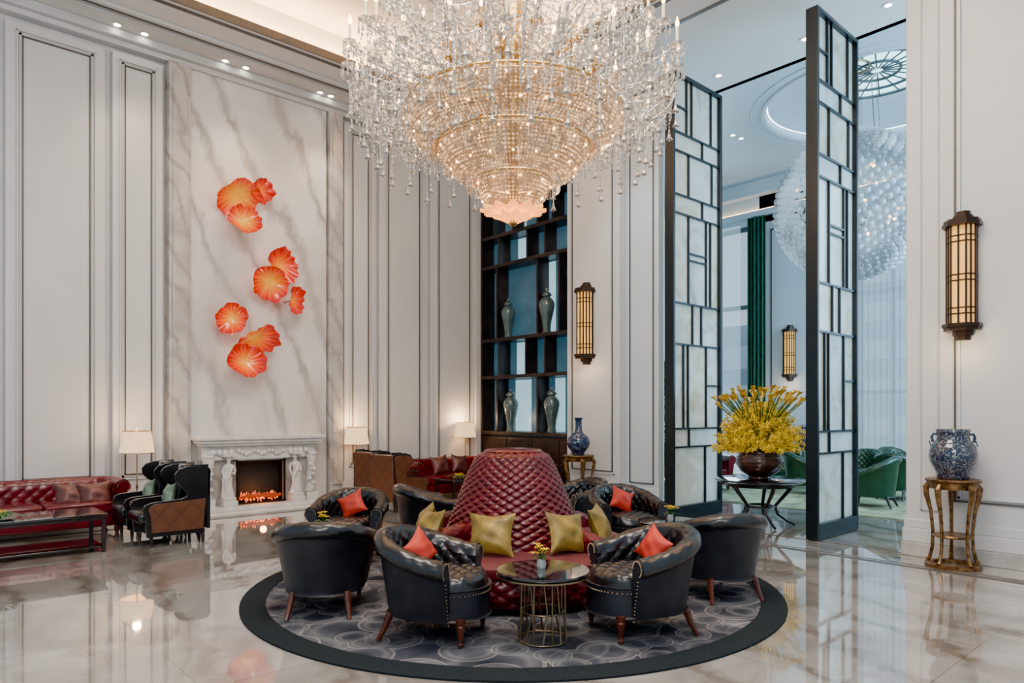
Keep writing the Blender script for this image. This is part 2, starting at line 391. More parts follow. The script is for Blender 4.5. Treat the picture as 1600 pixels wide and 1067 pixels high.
c.box(.6, 7.9, 10.15, 10.25, ZC+.1, ZC+.6).box(7.85, 7.95, -.6, 10.2, ZC+.1, ZC+.6).box(.5, .6, -.6, 10.2, ZC, ZC+.6)
c.box(8.95, 10.6, 9.85, YW+.3, ZC, ZC+.1)
struct('ceiling', c, 'ceil', smooth=False)
trim(MB().box(-5, 7.5, 9.83, 9.85, ZC-.01, ZC+.11).box(7.57, 7.59, -.6, 9.85, ZC-.01, ZC+.11), 'line', smooth=False)
trim(MB().box(-5, 7.4, 9.93, 10.0, ZC-.008, ZC+.002).box(7.66, 7.74, -.6, 10.0, ZC-.008, ZC+.002), 'line', smooth=False)
trim(MB().box(-5, 8.3, 10.56, 10.62, ZC-.012, ZC+.01).box(8.24, 8.30, -.6, 10.62, ZC-.012, ZC+.01), 'line', smooth=False)
trim(MB().box(-5, 8.3, 10.66, 10.72, ZC-.04, ZC).box(-5, 8.3, 10.42, 10.5, ZC-.05, ZC), 'wall', smooth=False, bev=.01)
trim(MB().box(1.0, 7.5, 9.96, 10.03, ZC+.1, ZC+.125).box(7.70, 7.76, -.5, 9.9, ZC+.1, ZC+.125), 'ledglow', smooth=False)
trim(MB().box(1.6, 7.0, .2, 9.2, ZC+.55, ZC+.6), 'ceil', smooth=False, bev=.01)
XR, XP, XQ, XB = 8.35, 8.55, 8.72, 9.2
struct('wall_right', MB().box(XR, XR+.6, -2.0, 2.77, 0, ZC), 'wall', smooth=False, bev=.02)
struct('wall_pilaster', MB().box(XP, 9.75, 6.94, 8.05, 0, ZC), 'wall', smooth=False, bev=.015)
struct('wall_return', MB().box(XQ, 8.86, 6.32, 6.94, 0, ZC), 'wallblue', smooth=False, bev=.015)  # bluish daylight on this wall is put into its colour
struct('wall_shelf', MB().box(9.62, 9.75, 8.05, 11.3, 0, ZC).box(XB-.05, 9.62, 8.05, 11.3, 5.75, ZC), 'wall', smooth=False)
frameX(-1.9, 2.30, .62, 6.5, XR, .016); frameX(-1.86, 2.26, .66, 6.46, XR, .02, .03, 'wall')
frameX(2.44, 2.62, .5, 6.6, XR, .012, .014, 'mould')
frameX(7.06, 7.93, .62, 6.5, XP, .016); frameX(7.02, 7.97, .58, 6.54, XP, .014, .03, 'wall')
frameX(6.40, 6.86, .46, 6.5, XQ, .016)
trim(MB().box(XB-.1, XB+.02, 11.12, 11.3, 0, ZC), 'wall', smooth=False)
def base(name, x, y0, y1, m='wall'):
    struct(name, MB().box(x-.05, x, y0, y1, 0, .16).box(x-.035, x, y0, y1, .16, .32).box(x-.02, x, y0, y1, .32, .40), m, smooth=False, bev=.01)
struct('baseboard_right', MB().box(XR-.06, XR, -2, 2.80, .0, .15), 'marble2', smooth=False, bev=.01)
struct('baseboard_right_upper', MB().box(XR-.045, XR, -2, 2.79, .15, .30).box(XR-.025, XR, -2, 2.78, .30, .40), 'wall', smooth=False, bev=.01)
base('baseboard_pilaster', XP, 6.9, 8.05); base('baseboard_return', XQ, 6.29, 6.94, 'wallblue')
trim(MB().box(7.66, 7.74, -2, 6.1, 0, .003).box(7.80, 7.82, -2, 6.1, 0, .003).box(-5, 7.74, 10.40, 10.46, 0, .003), 'line', smooth=False)
trim(MB().box(8.38, 8.42, 2.77, 6.2, 0, .003).box(9.56, 9.60, 2.77, 6.2, 0, .003), 'agedgold', smooth=False)
# far room
XF = 16.0; ZF = 7.2
wf = MB()
W1 = (8.6, 10.9); W2 = (3.0, 6.9)
for (a, b) in [(0.8, W2[0]), (W2[1], W1[0]), (W1[1], 11.5)]: wf.box(XF, XF+.3, a, b, 0, ZF)
wf.box(XF, XF+.3, 0.8, 11.5, 6.2, ZF+.3)
struct('wall_far', wf, 'wallblue', smooth=False)
struct('wall_far_left', MB().box(9.75, XF+.3, YW, YW+.25, 0, ZF+.3), 'wallblue', smooth=False)
struct('wall_far_right', MB().box(8.95, XF+.3, .8, 1.0, 0, ZF+.3), 'wallblue', smooth=False)
frameX(7.25, 8.3, .6, 6.0, XF, .03, .02); frameX(7.0, 7.15, .3, 6.1, XF, .02, .03, 'mould')
trim(MB().box(XF-.12, XF, .8, YW, 6.35, 6.5).box(XF-.25, XF, .8, YW, 6.85, ZF), 'wallblue', smooth=False, bev=.02)
trim(MB().box(XF-.08, XF-.03, .8, YW, 6.5, 6.52), 'ledglow2', smooth=False)
DC = Vector((13.35, 4.9)); DR = 1.9
x0, x1, y0, y1 = 10.6, XF, .8, YW
vs = []; fs = []; n = 96
for i in range(n):
    a = 2*pi*i/n; dx, dy = cos(a), sin(a)
    tt = min([((x1 if dx > 0 else x0)-DC.x)/dx if abs(dx) > 1e-6 else 1e9, ((y1 if dy > 0 else y0)-DC.y)/dy if abs(dy) > 1e-6 else 1e9])
    vs += [(DC.x+DR*dx, DC.y+DR*dy, ZF), (DC.x+tt*dx, DC.y+tt*dy, ZF)]
for i in range(n):
    j = (i+1) % n; fs.append((2*i, 2*j, 2*j+1, 2*i+1))
for cx, cy in ((x0,y0),(x1,y0),(x1,y1),(x0,y1)):
    k = min(range(n), key=lambda i: (vs[2*i+1][0]-cx)**2+(vs[2*i+1][1]-cy)**2)
    vs[2*k+1] = (cx, cy, ZF)
cf = MB().add(vs, fs); cf.box(10.5, 10.6, .8, YW, ZC, ZF+.1)
OR = 1.12; OZ = ZF+.50
cf.lathe([(DR, ZF), (DR, ZF+.10), (DR-.06, ZF+.12), (DR-.10, ZF+.22), (DR-.28, ZF+.39), (DR-.55, ZF+.48), (OR+.10, OZ-.01), (OR, OZ)], 64, (DC.x, DC.y, 0))
struct('ceiling_far', cf, 'wallblue')
trim(MB().torus((DC.x, DC.y, ZF), DR+.04, .045, 64).torus((DC.x, DC.y, ZF), DR+.25, .02, 64), 'wallblue')
trim(MB().torus((DC.x, DC.y, ZF+.12), DR-.03, .018, 64), 'domerimglow')  # added glowing ring that brightens the dome rim
sk = MB()
for r in (OR, .76, .38): sk.torus((DC.x, DC.y, OZ+.02), r, .026, 48, 6)
for i in range(20):
    a = i*pi/10; sk.tube([(DC.x+.1*cos(a), DC.y+.1*sin(a), OZ+.03), (DC.x+OR*cos(a), DC.y+OR*sin(a), OZ+.02)], .014, 6)
wd = struct('window_3', sk, 'winframe')
MB().disc((DC.x, DC.y, OZ+.07), OR+.03, 0, .01, 48).build('skylight_glass', 'skyglass', wd)
def window(name, y0, y1, z1, nx, zs):
    mb = MB(); x = XF+.1
    for i in range(nx+1):
        y = y0+(y1-y0)*i/nx; mb.box(x, x+.08, y-.05, y+.05, 0, z1)
    for z in zs: mb.box(x, x+.08, y0, y1, z-.05, z+.05)
    struct(name, mb, 'winframe', smooth=False)
window('window_1', W1[0], W1[1], 6.2, 2, [.3, 2.0, 4.2, 6.15]); window('window_2', W2[0], W2[1], 6.2, 6, [.3, 2.0, 4.2, 6.15])
def curtain(name, x, y0, y1, z0, z1, m, waves, amp, label, cat='curtain', group=None):
    mb = MB(); n = int(waves*8)
    mb.grid(lambda u, v: (x+amp*sin(2*pi*waves*u)+.02*sin(9*u), y0+(y1-y0)*u, z0+(z1-z0)*v), n, 3)
    return tag(mb.build(name, m), label, cat, group)
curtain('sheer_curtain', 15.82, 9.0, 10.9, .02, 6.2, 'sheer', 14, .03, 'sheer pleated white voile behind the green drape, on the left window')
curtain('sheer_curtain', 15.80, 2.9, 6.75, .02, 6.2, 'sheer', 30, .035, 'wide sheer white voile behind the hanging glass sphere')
curtain('drape', 15.72, 8.30, 8.76, .02, 6.3, 'greencurt', 5, .05, 'tall emerald green drape at the window edge left of the wall lantern')
def building(x, y, w, h, label):
    t = thing('office_tower', label, 'building', (x, y, -1), 0, 'towers beyond the windows')
    MB().box(-3, 3, -w/2, w/2, 0, h).build('facade', 'build', t, smooth=False)
    MB().box(-2, 2, -w/4, w/4, h, h+1.2).build('roof_block', 'build', t, smooth=False)
    for k in range(int(h/1.6)): MB().box(-3.05, -2.9, -w/2+.3, w/2-.3, .8+k*1.6, 1.6+k*1.6).build('window_band', 'winband', t, smooth=False)
building(34, 10.5, 5, 10, 'pale grey banded building seen through the sheer right-hand window')
building(36, 19.5, 6, 6, 'low grey building seen through the window beside the green drape')

# ------------------------------------------------------------------ upholstery generators
def tuft(i, j):
    return (abs(sin(pi*(i+j)))*abs(sin(pi*(i-j))))**.38
def upath(a, yf, yb, rc, ds):
    pts = []
    def seg(x0, y0, x1, y1, nx, ny):
        l = math.hypot(x1-x0, y1-y0); k = max(1, int(l/ds))
        for i in range(k): pts.append((x0+(x1-x0)*i/k, y0+(y1-y0)*i/k, nx, ny))
    def arc(cx, cy, a0, a1):
        l = abs(a1-a0)*rc; k = max(4, int(l/ds))
        for i in range(k):
            q = a0+(a1-a0)*i/k; pts.append((cx+rc*cos(q), cy+rc*sin(q), cos(q), sin(q)))
    seg(a, yf, a, yb+rc, 1, 0); arc(a-rc, yb+rc, 0, -pi/2)
    if a-rc > .01: seg(a-rc, yb, -a+rc, yb, 0, -1)
    arc(-a+rc, yb+rc, -pi/2, -pi); seg(-a, yb+rc, -a, yf, -1, 0); pts.append((-a, yf, -1, 0))
    s = 0; out = []
    for i, p in enumerate(pts):
        if i: s += math.hypot(p[0]-pts[i-1][0], p[1]-pts[i-1][1])
        out.append(p+(s,))
    return out
def shell(path, Hf, zin, zb, nc, rr, nin, ob, amp, du, dv, parent, m_in, m_out, nail=True):
    inn = MB(); out = MB(); nl = MB(); TL = path[-1][4]
    m1, m2 = 18, 14; K = m1+m2+1
    vs = []; ends = []
    for (x, y, nx, ny, s) in path:
        H = Hf(s/TL); zc = H-rr; prof = []; flat = []
        L1 = zc-zin
        for j in range(m1):
            f = j/m1; n_ = nin+(nc-rr-nin)*f; z = zin+L1*f
            h = tuft(s/du, (L1*f)/dv)*min(1, f*6)
            prof.append((n_-amp*h, z)); flat.append((n_, z))
        for j in range(m2+1):
            q = pi-(pi+radians(55))*j/m2
            tl = L1+rr*(pi-q); h = tuft(s/du, tl/dv)*(1-j/m2)**.4 if j > 3 else tuft(s/du, tl/dv)
            r_ = rr+amp*.55*h
            prof.append((nc+r_*cos(q), zc+r_*sin(q))); flat.append((nc+rr*cos(q), zc+rr*sin(q)))
        for (n_, z) in prof: vs.append((x+nx*n_, y+ny*n_, z))
        ends.append((x, y, nx, ny, flat, zc))
    fs = []
    for i in range(len(path)-1):
        for j in range(K-1):
            a = i*K+j; fs.append((a, a+1, a+K+1, a+K))
    inn.add(vs, fs)
    vo = []; KO = 4
    for (x, y, nx, ny, flat, zc) in ends:
        e = flat[-1]
        for (n_, z) in ((e[0], e[1]), (e[0]-.012, e[1]-.02), (ob+(e[0]-.012-ob)*.35, zb+(e[1]-zb)*.35), (ob, zb)):
            vo.append((x+nx*n_, y+ny*n_, z))
    fo = []
    for i in range(len(path)-1):
        for j in range(KO-1):
            a = i*KO+j; fo.append((a, a+1, a+KO+1, a+KO))
    out.add(vo, fo)
    so = out.build('outer_shell', m_out, parent, ang=35)
    for idx in (0, -1):
        x, y, nx, ny, flat, zc = ends[idx]
        e = flat[-1]; cap = MB()
        ring = [(n_, z) for n_, z in flat]+[(e[0]-.012, e[1]-.02), (ob, zb), (nin+.02, zb)]
        v1 = [(x+nx*n_, y-.03, z) for n_, z in ring]; v2 = [(x+nx*n_, y+.012, z) for n_, z in ring]
        k = len(ring)
        cap.add(v1+v2, [tuple(range(k)), tuple(range(2*k-1, k-1, -1))]+[(i, (i+1) % k, (i+1) % k+k, i+k) for i in range(k)])
        co = cap.build('arm_front', m_out, parent, ang=35)
        if nail:
            nl = MB()
            for i in range(0, 16):
                q = pi-(pi+radians(50))*i/15; nl.ball((x+nx*(nc+.86*rr*cos(q)), y+.014, zc+.86*rr*sin(q)), .006, 6, 4)
            for i in range(12):
                f = i/11; nl.ball((x+nx*(e[0]-.025+(ob-e[0]+.02)*f), y+.014, e[1]-.03+(zb+.02-e[1])*f), .006, 6, 4)
            nl.build('nailhead_trim', 'brass', co)
    inn.build('backrest', m_in, parent, ang=60)
def squircle(u, v, k=.5): return u*sqrt(1-k*v*v/2*1.0), v*sqrt(1-k*u*u/2)
def make_tub(label, m_in='black', m_out='blackflat', legm='legwood', name='tub_armchair', group=None, hi=.15):
    t = thing(name, label, 'armchair', (0,0,0), 0, group)
    path = upath(.305, .22, -.31, .305, .014)
    sm = lambda x: x*x*(3-2*x)
    Hf = lambda f: .575+hi*sm(max(0, min(1, 1-abs(f-.5)*2.1+.08)))
    shell(path, Hf, .36, .17, .03, .062, -.045, -.01, .022, .115, .11, t, m_in, m_out)
    st = MB()
    def top(u, v):
        a, b = 2*u-1, 2*v-1; x, y = squircle(a, b, .9)
        e = max(abs(a), abs(b)); drop = .09*e**14
        z = .435+.022*tuft(x*.285/.12, y*.33/.12)*(1-e**8)-drop+.012*(1-e*e)
        return (x*.285, .05+y*.35, z)
    st.grid(top, 56, 60)
    st.build('seat', m_in, t, ang=70)
    pl = []
    for i in range(48):
        q = i*pi/24; c_, s_ = cos(q), sin(q); m_ = max(abs(c_), abs(s_)); a, b = squircle(c_/m_, s_/m_, .9); pl.append((a*.288, .05+b*.355))
    so = MB().prism(pl, .17, .37, 'z').build('seat_rail', m_out, t, bev=.012)
    nl = MB()
    for i in range(48):
        a, b = pl[i]
        if b > .15:
            for f in (0, .5):
                a2, b2 = pl[(i+1) % 48]; nl.ball((a+(a2-a)*f, b+(b2-b)*f+.003, .335), .007, 6, 4)
    nl.build('nailhead_trim', 'brass', so)
    for sx in (-1, 1):
        lo = MB().lathe([(.016, .012), (.018, .03), (.015, .035), (.020, .07), (.032, .14), (.026, .15), (.034, .16), (.034, .19), (.001, .19)], 14, (sx*.22, .29, 0)).build('leg', legm, t)
        MB().ball((sx*.22, .29, .012), .012, 10, 6).build('caster', 'brass', lo)
        MB().tube([(sx*.23, -.30, 0), (sx*.215, -.26, .08), (sx*.20, -.22, .19)], [.015, .02, .028], 8).build('leg', legm, t)
    return t
def make_sofa(w, label, m='red', loc=(0,0,0), rz=0, nc_=3):
    t = thing('chesterfield_sofa', label, 'sofa', loc, rz)
    a = w/2-.12
    path = upath(a, .40, -.36, .16, .022)
    shell(path, lambda f: .68, .34, .10, .02, .085, -.07, .0, .024, .15, .14, t, m, m)
    MB().box(-a+.02, a-.02, -.30, .40, .10, .27).build('seat_rail', m, t, bev=.02)
    cw = (2*a-.14)/nc_
    for i in range(nc_):
        x0 = -a+.07+i*cw
        MB().box(x0+.004, x0+cw-.004, -.30, .42, .272, .42).build('seat_cushion', m, t, bev=.035)
    for sx in (-1, 1):
        for y in (-.32, .34):
            MB().lathe([(.001, 0), (.02, 0), (.035, .05), (.03, .10), (.001, .10)], 12, (sx*(a-.04), y, 0)).build('leg', 'legwood', t)
    return t
def make_wing(label, loc, rz, full=True):
    t = thing('wing_chair', label, 'armchair', loc, rz, 'quilted tan and black wing chairs by the fireplace')
    side = [(-.29, .14), (-.33, .45), (-.37, .84), (-.345, .885), (-.27, .90), (-.12, .895), (-.04, .87), (.0, .82), (-.01, .76), (-.07, .69), (-.14, .62), (-.14, .55), (-.06, .52), (.26, .50), (.32, .48), (.34, .43), (.31, .36), (.30, .14)]
    pan = side if full else [(-.30, .16), (-.335, .52), (.26, .49), (.30, .47), (.315, .43), (.29, .36), (.28, .16)]
    for s in (-1, 1):
        x0 = s*.25; x1 = s*.29; x2 = s*.308
        MB().prism(side, min(x0, x1), max(x0, x1), 'x').build('side_wing', 'black', t, bev=.018)
        sc = [(y*.94, .5+(z-.5)*.94) for y, z in pan]
        MB().prism(sc, min(x1, x2)+.001, max(x1, x2), 'x').build('outer_panel', 'quilt', t, bev=.008)
    MB().prism([(-.25, .16), (-.33, .89), (-.22, .89), (-.17, .40)][::-1], -.25, .25, 'x').build('backrest', 'black', t, bev=.04)
    MB().box(-.29, .29, -.385, -.345, .16, .885).build('back_panel', 'quilt' if full else 'black', t, bev=.012)
    MB().box(-.248, .248, -.25, .33, .16, .27).build('seat_rail', 'black', t, bev=.02)
    MB().box(-.243, .243, -.20, .40, .272, .41).build('seat', 'black', t, bev=.045)
    for sx in (-1, 1):
        for y in (-.31, .26):
            MB().tube([(sx*.25, y, 0), (sx*.24, y, .16)], [.016, .026], 8).build('leg', 'wood', t)
    return t
def pillow(h, m, label, loc, rz, tilt=.3, roll=0, group=None, cat='cushion'):
    mb = MB()
    def fn(sg):
        def g(u, v):
            a, b = 2*u-1, 2*v-1
            x = a*(1-.17*(1-b*b)*abs(a)); z = b*(1-.17*(1-a*a)*abs(b))
            th = (max(0, 1-a**4)*max(0, 1-b**4))**.6*(.55+.45*(1-a*a)*(1-b*b))
            th *= 1+.12*sin(5*a+3*b)*.5+.05*sin(9*b-4*a)
            return (x*h*1.04, sg*h*.42*th, z*h*.95)
        return g
    mb.grid(fn(1), 22, 22); mb.grid(fn(-1), 22, 22)
    t = mb.build('cushion', m, ang=80)
    t.location = loc; t.rotation_euler = (tilt, roll, rz)
    return tag(t, label, cat, group)

# ------------------------------------------------------------------ rug and settee
C0 = W(.01, 6.31)
rug = thing('round_rug', 'round grey carpet with cloud scroll pattern and charcoal border', 'rug', (C0.x, C0.y, 0))
MB().disc((0,0,0), 2.11, .001, .014, 96).build('rug_field', 'rug', rug)
MB().lathe([(2.11, .001), (2.31, .001), (2.31, .013), (2.29, .016), (2.11, .016)], 96).build('rug_border', 'rugborder', rug)
ZR = .016
st = thing('round_settee', 'round oxblood leather settee with tall tufted cone back at the middle of the rug', 'settee', (C0.x, C0.y, ZR), facecam(0, 1))
NT = 25; rows = 13
def cone(u, v):
    a = 2*pi*u
    z = .36+.83*v; fr = 1-v
    r = .300+.325*fr**.86-.012*v**6
    h = tuft(u*NT, v*rows)
    edge = min(1, v*8)
    r += .027*h*edge*(.5+r)
    if v > .95: r -= (v-.95)*1.0
    return (r*cos(a), r*sin(a), z)
mb = MB().grid(cone, NT*10, rows*12, True)
for j in range(rows*2):
    for i in range(NT):
        v = j/(rows*2)
        if v < .08: continue
        u = (i+(.5 if j % 2 else 0))/NT; x, y, z = cone(u, v); mb.ball((x, y, z), .009, 6, 4)
mb.build('backrest', 'red', st, ang=70)
MB().lathe([(.258, 1.17), (.266, 1.19), (.24, 1.207), (.12, 1.215), (.001, 1.216)], 48).build('top_cap', 'red', st)
def base_fn(u, v):
    a = 2*pi*u; r = 1.04+.02*sin(pi*v)+.022*tuft(u*34, v*2); return (r*cos(a), r*sin(a), .05+.21*v)
MB().grid(base_fn, 34*10, 24, True).build('base', 'red', st, ang=70)
MB().lathe([(.95, .0), (1.0, .0), (1.0, .05), (.95, .05)], 64).build('plinth', 'wood', st)
for q in range(4):
    a0 = q*pi/2+pi/4+.045; a1 = a0+pi/2-.09
    MB().lathe([(.58, .26), (1.05, .262), (1.085, .28), (1.10, .315), (1.095, .355), (1.06, .385), (.98, .398), (.58, .40), (.58, .26)], 30, a0=a0, a1=a1).build('seat_cushion', 'redvelvet', st)
    am = q*pi/2+pi/4; dx, dy = cos(am), sin(am); nx, ny = -dy, dx
    mb = MB()
    def armf(u, v, dx=dx, dy=dy, nx=nx, ny=ny):
        r = .55+.50*u; q2 = 2*pi*v; hz = .54-.10*u**2; rr = .062+.008*tuft(u*4, v*6)
        w = rr*cos(q2)*1.05; z = hz+rr*sin(q2)
        if sin(q2) < -.3: z = .262; w *= .75
        return (dx*r+nx*w, dy*r+ny*w, z)
    mb.grid(armf, 40, 36)
    k = 20; e = [armf(1, i/k) for i in range(k)]; mb.add(e, [tuple(range(k))])
    mb.build('armrest', 'red', st, ang=60)
def polar(phi, r, z):
    return W(.01+r*sin(phi), 6.31-r*cos(phi), z)
for (deg, r, h, rl, lab) in [(-13, .78, .19, .03, 'gold silk cushion on the round settee directly behind the left front armchair'),
                         (33, .79, .185, -.12, 'gold silk cushion on the round settee behind the small vase of flowers'),
                         (-57, .84, .185, .1, 'gold silk cushion on the left side of the settee, nearer of the pair'),
                         (-82, .78, .185, .0, 'gold silk cushion on the left side of the settee, farther of the pair'),
                         (72, .79, .185, .05, 'gold silk cushion on the right side of the round settee')]:
    p = radians(deg); P = polar(p, r, ZR+.40+h*.88); d = polar(p, 1, 0)-polar(p, 0, 0)
    pillow(h, 'goldfab', lab, P, face(d.x, d.y), .40, rl, 'gold cushions on the settee')

G = 'black tufted tub armchairs around the settee'
chairs = [
 (-.55, 4.84, 1, -.30, 'black tufted leather tub armchair at front left of the small table, side view'),
 (-1.46, 5.46, -.10, 1.2, 'black leather tub armchair at the far left of the rug, seen from behind'),
 (-1.68, 7.22, -.05, -1, 'black tufted tub armchair facing the camera left of the settee'),
 (-.95, 7.95, 1, .35, 'black tub armchair half hidden behind the left of the settee, no cushion visible'),
 (.92, 4.93, -1, -.36, 'black tufted leather tub armchair at front right of the small table'),
 (1.74, 5.91, -.33, 1.2, 'black leather tub armchair at the right edge of the rug, seen from behind'),
 (1.24, 7.62, .30, -1, 'black tufted tub armchair facing the camera right of the settee'),
 (.80, 8.75, -1, -.5, 'black tub armchair almost wholly hidden behind the right of the settee'),
]
proto = None
for i, (la, d, fa_, fb_, lab) in enumerate(chairs):
    P = W(la, d, 0)
    if math.hypot(la-.01, d-6.31) < 2.45: P.z = ZR
    rz = facecam(fa_, fb_)
    if proto is None: proto = make_tub(lab, group=G); o = proto; o.location = P; o.rotation_euler = (0,0,rz)
    else: o = dup(proto, P, rz, lab)
    o['group'] = G
for (i, lab) in [(0, 'vermilion cushion in the front left tub armchair'), (2, 'vermilion cushion in the armchair facing the camera, left of the settee'),
                 (4, 'vermilion cushion in the front right tub armchair'), (6, 'vermilion cushion in the armchair facing the camera, right of the settee')]:
    la, d, fa_, fb_, _ = chairs[i]; rz = facecam(fa_, fb_)
    f = Vector((-sin(rz), cos(rz), 0)); P = W(la, d, ZR+.575)-f*.09
    pillow(.14, 'redfab', lab, P, rz, .42, .45 if i < 4 else -.4, 'vermilion cushions in the tub armchairs')

def make_table(label, loc):
    t = thing('round_side_table', label, 'table', loc, 0, 'small round tables between the tub armchairs')
    MB().lathe([(.001, .452), (.30, .452), (.312, .458), (.315, .468), (.312, .476), (.001, .478)], 64).build('tabletop', 'blackglass', t)
    MB().lathe([(.296, .440), (.317, .440), (.317, .451), (.296, .451), (.296, .440)], 64).build('rim', 'brass', t)
    fr = MB()
    for (r, z) in ((.165, .008), (.145, .20), (.125, .436)): fr.torus((0,0,z), r, .007, 40, 8)
    for k in range(8):
        a = 2*pi*k/8
        fr.tube([(.165*cos(a), .165*sin(a), .008), (.128*cos(a+.22), .128*sin(a+.22), .22), (.125*cos(a), .125*sin(a), .442)], .006, 6)
        b = a+pi/8
        fr.tube([(.165*cos(b), .165*sin(b), .008), (.155*cos(b), .155*sin(b), .442)], .006, 6)
    fr.torus((0,0,.438), .155, .006, 40, 6)
    fr.build('frame', 'brass', t)
    return t
tl = [(.21, 4.72, 'small round table at the front of the settee between two armchairs'), (-1.73, 6.38, 'small round table left of the settee, mostly hidden by armchairs'),
      (1.55, 6.84, 'small round table right of the settee between two armchairs')]
tp = make_table(tl[0][2], W(tl[0][0], tl[0][1], ZR))
for (la, d, lab) in tl[1:3]: dup(tp, W(la, d, ZR), 0, lab)
def flowers(label, loc, n=10, s=1.0):
    t = thing('flower_vase', label, 'flowers', loc, 0, 'small yellow orchid vases on the side tables')
    MB().lathe([(.001, 0), (.028, 0), (.034, .02), (.030, .05), (.026, .062), (.022, .058), (.026, .03), (.001, .01)], 16).build('vase', 'glass', t)
    lf = MB(); bl = MB()
    for k in range(n):
        a = random.random()*2*pi; r = .02+.05*random.random(); z = .09+.06*random.random()
        lf.tube([(0,0,.04), (r*.4*cos(a), r*.4*sin(a), z*.7), (r*cos(a), r*sin(a), z)], .0025, 5)
        for m in range(5):
            b = m*2*pi/5+a; p = Vector((r*cos(a), r*sin(a), z))
            bl.add([p, p+Vector((cos(b-.4)*.022, sin(b-.4)*.022, .012)), p+Vector((cos(b)*.032, sin(b)*.032, .005)), p+Vector((cos(b+.4)*.022, sin(b+.4)*.022, .012))], [(0,1,2,3)])
    for k in range(6):
        a = k*1.05; lf.add([(0,0,.05), (cos(a-.3)*.05, sin(a-.3)*.05, .08), (cos(a)*.10, sin(a)*.10, .065), (cos(a+.3)*.05, sin(a+.3)*.05, .08)], [(0,1,2,3)])
    lf.build('leaves', 'leaf', t); bl.build('blossom', 'yellow', t)
    return t
flowers('tiny yellow orchid posy on the front round table', W(.20, 4.76, ZR+.478))
flowers('tiny yellow orchid posy on the round table left of the settee', W(-1.73, 6.38, ZR+.478))
flowers('tiny yellow orchid posy on the round table right of the settee', W(1.55, 6.84, ZR+.478))

# ------------------------------------------------------------------ main chandelier
ch = thing('chandelier', 'enormous tiered crystal chandelier with candle bulbs hanging over the round settee', 'chandelier', (C0.x, C0.y, 7.57), facecam(0, 1))
cz = -7.57
def beadbowl(name, prof, rows_, n, m, parent):
    mb = MB()
    for k in range(rows_+1):
        f = k/rows_*(len(prof)-1); i = min(int(f), len(prof)-2); g = f-i
        r = prof[i][0]*(1-g)+prof[i+1][0]*g; z = prof[i][1]*(1-g)+prof[i+1][1]*g
        size = min(.0150, pi*r/n*.86)
        for j in range(n):
            a = 2*pi*j/n; mb.octa((r*cos(a), r*sin(a), z+cz), size, .0145)
    return mb.build(name, m, parent, smooth=False)
B1 = [(.97, 4.22), (.96, 4.13), (.92, 4.05), (.85, 3.99), (.76, 3.96)]
B2 = [(.67, 3.93), (.655, 3.85), (.60, 3.76), (.51, 3.69), (.41, 3.655)]
B3 = [(.325, 3.63), (.32, 3.56), (.29, 3.49), (.245, 3.435), (.19, 3.40)]
for prof, rw, ns in ((B1, 12, 150), (B2, 12, 108), (B3, 9, 52)):
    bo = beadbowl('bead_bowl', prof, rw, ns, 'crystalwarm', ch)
    MB().lathe([(r*.965, z+cz+.010) for r, z in prof], 64).build('glow_liner', 'liner', bo)  # added backing shell, emissive to give the basket its warm glow
    mb = MB()
    r0, z0 = prof[0]; r1, z1 = prof[-1]
    nn = int(r0*28)
    for ring_, f in ((0, .14), (1, .64)):
        for k in range(nn):
            a = 2*pi*(k+.5*ring_)/nn; i = int(f*4); rr = prof[i][0]*(1-(f*4-i))+prof[i+1][0]*(f*4-i); z_ = prof[i][1]*(1-(f*4-i))+prof[i+1][1]*(f*4-i)
            mb.ball(((rr+.012)*cos(a), (rr+.012)*sin(a), z_+cz), .0115, 8, 6)
    mb.build('sparkle_bulbs', 'sparklebulb', bo, kind='stuff')  # small glowing balls added on the bowl for sparkle
rg = MB()
for (r, z) in ((.985, 4.235), (.69, 3.945), (.345, 3.643), (.19, 3.39)): rg.torus((0,0,z+cz), r, .012, 64, 8)
for (r, z) in ((.985, 4.19), (.683, 3.91), (.338, 3.61)): rg.torus((0,0,z+cz), r+.01, .006, 64, 6)
rg.build('gilt_ring', 'gold', ch)
fr_ = MB()
for (r, z, n_, l_) in ((.76, 3.955, 130, 4), (.41, 3.65, 74, 4), (.985, 4.19, 150, 2)):
    for k in range(n_):
        a = 2*pi*k/n_
        for j in range(l_): fr_.octa(((r+.012)*cos(a), (r+.012)*sin(a), z-.012-.024*j+cz), .008, .013)
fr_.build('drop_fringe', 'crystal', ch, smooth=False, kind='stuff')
mb = MB()
for i in range(60):
    a = 2*pi*i/60
    for k in range(26):
        f = k/25; r = .95+(.22-.95)*f; z = 4.25+.95*f-.30*sin(pi*f); mb.octa((r*cos(a), r*sin(a), z+cz), .012, .017)
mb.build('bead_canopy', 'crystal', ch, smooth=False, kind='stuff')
def petalring(name, n, r0, r1, z0, z1, m):
    for i in range(n):
        mb = MB(); a = 2*pi*i/n; w = pi/n*1.2
        def pf(u, v, a=a, w=w):
            r = r0+(r1-r0)*v; aa = a+(u-.5)*2*w*(sin(pi*min(1, v*.8+.15)))
            return (r*cos(aa), r*sin(aa), cz+z0+(z1-z0)*v+.03*sin(pi*u)-.05*max(0, v-.7))
        mb.grid(pf, 6, 6)
        mb.build(name, m, ch)
petalring('glass_petal', 12, .10, .30, 3.32, 3.385, 'amber'); petalring('glass_petal', 9, .04, .19, 3.26, 3.34, 'amber')
MB().ball((0,0,3.28+cz), .045, 12, 8).build('finial', 'gold', ch)
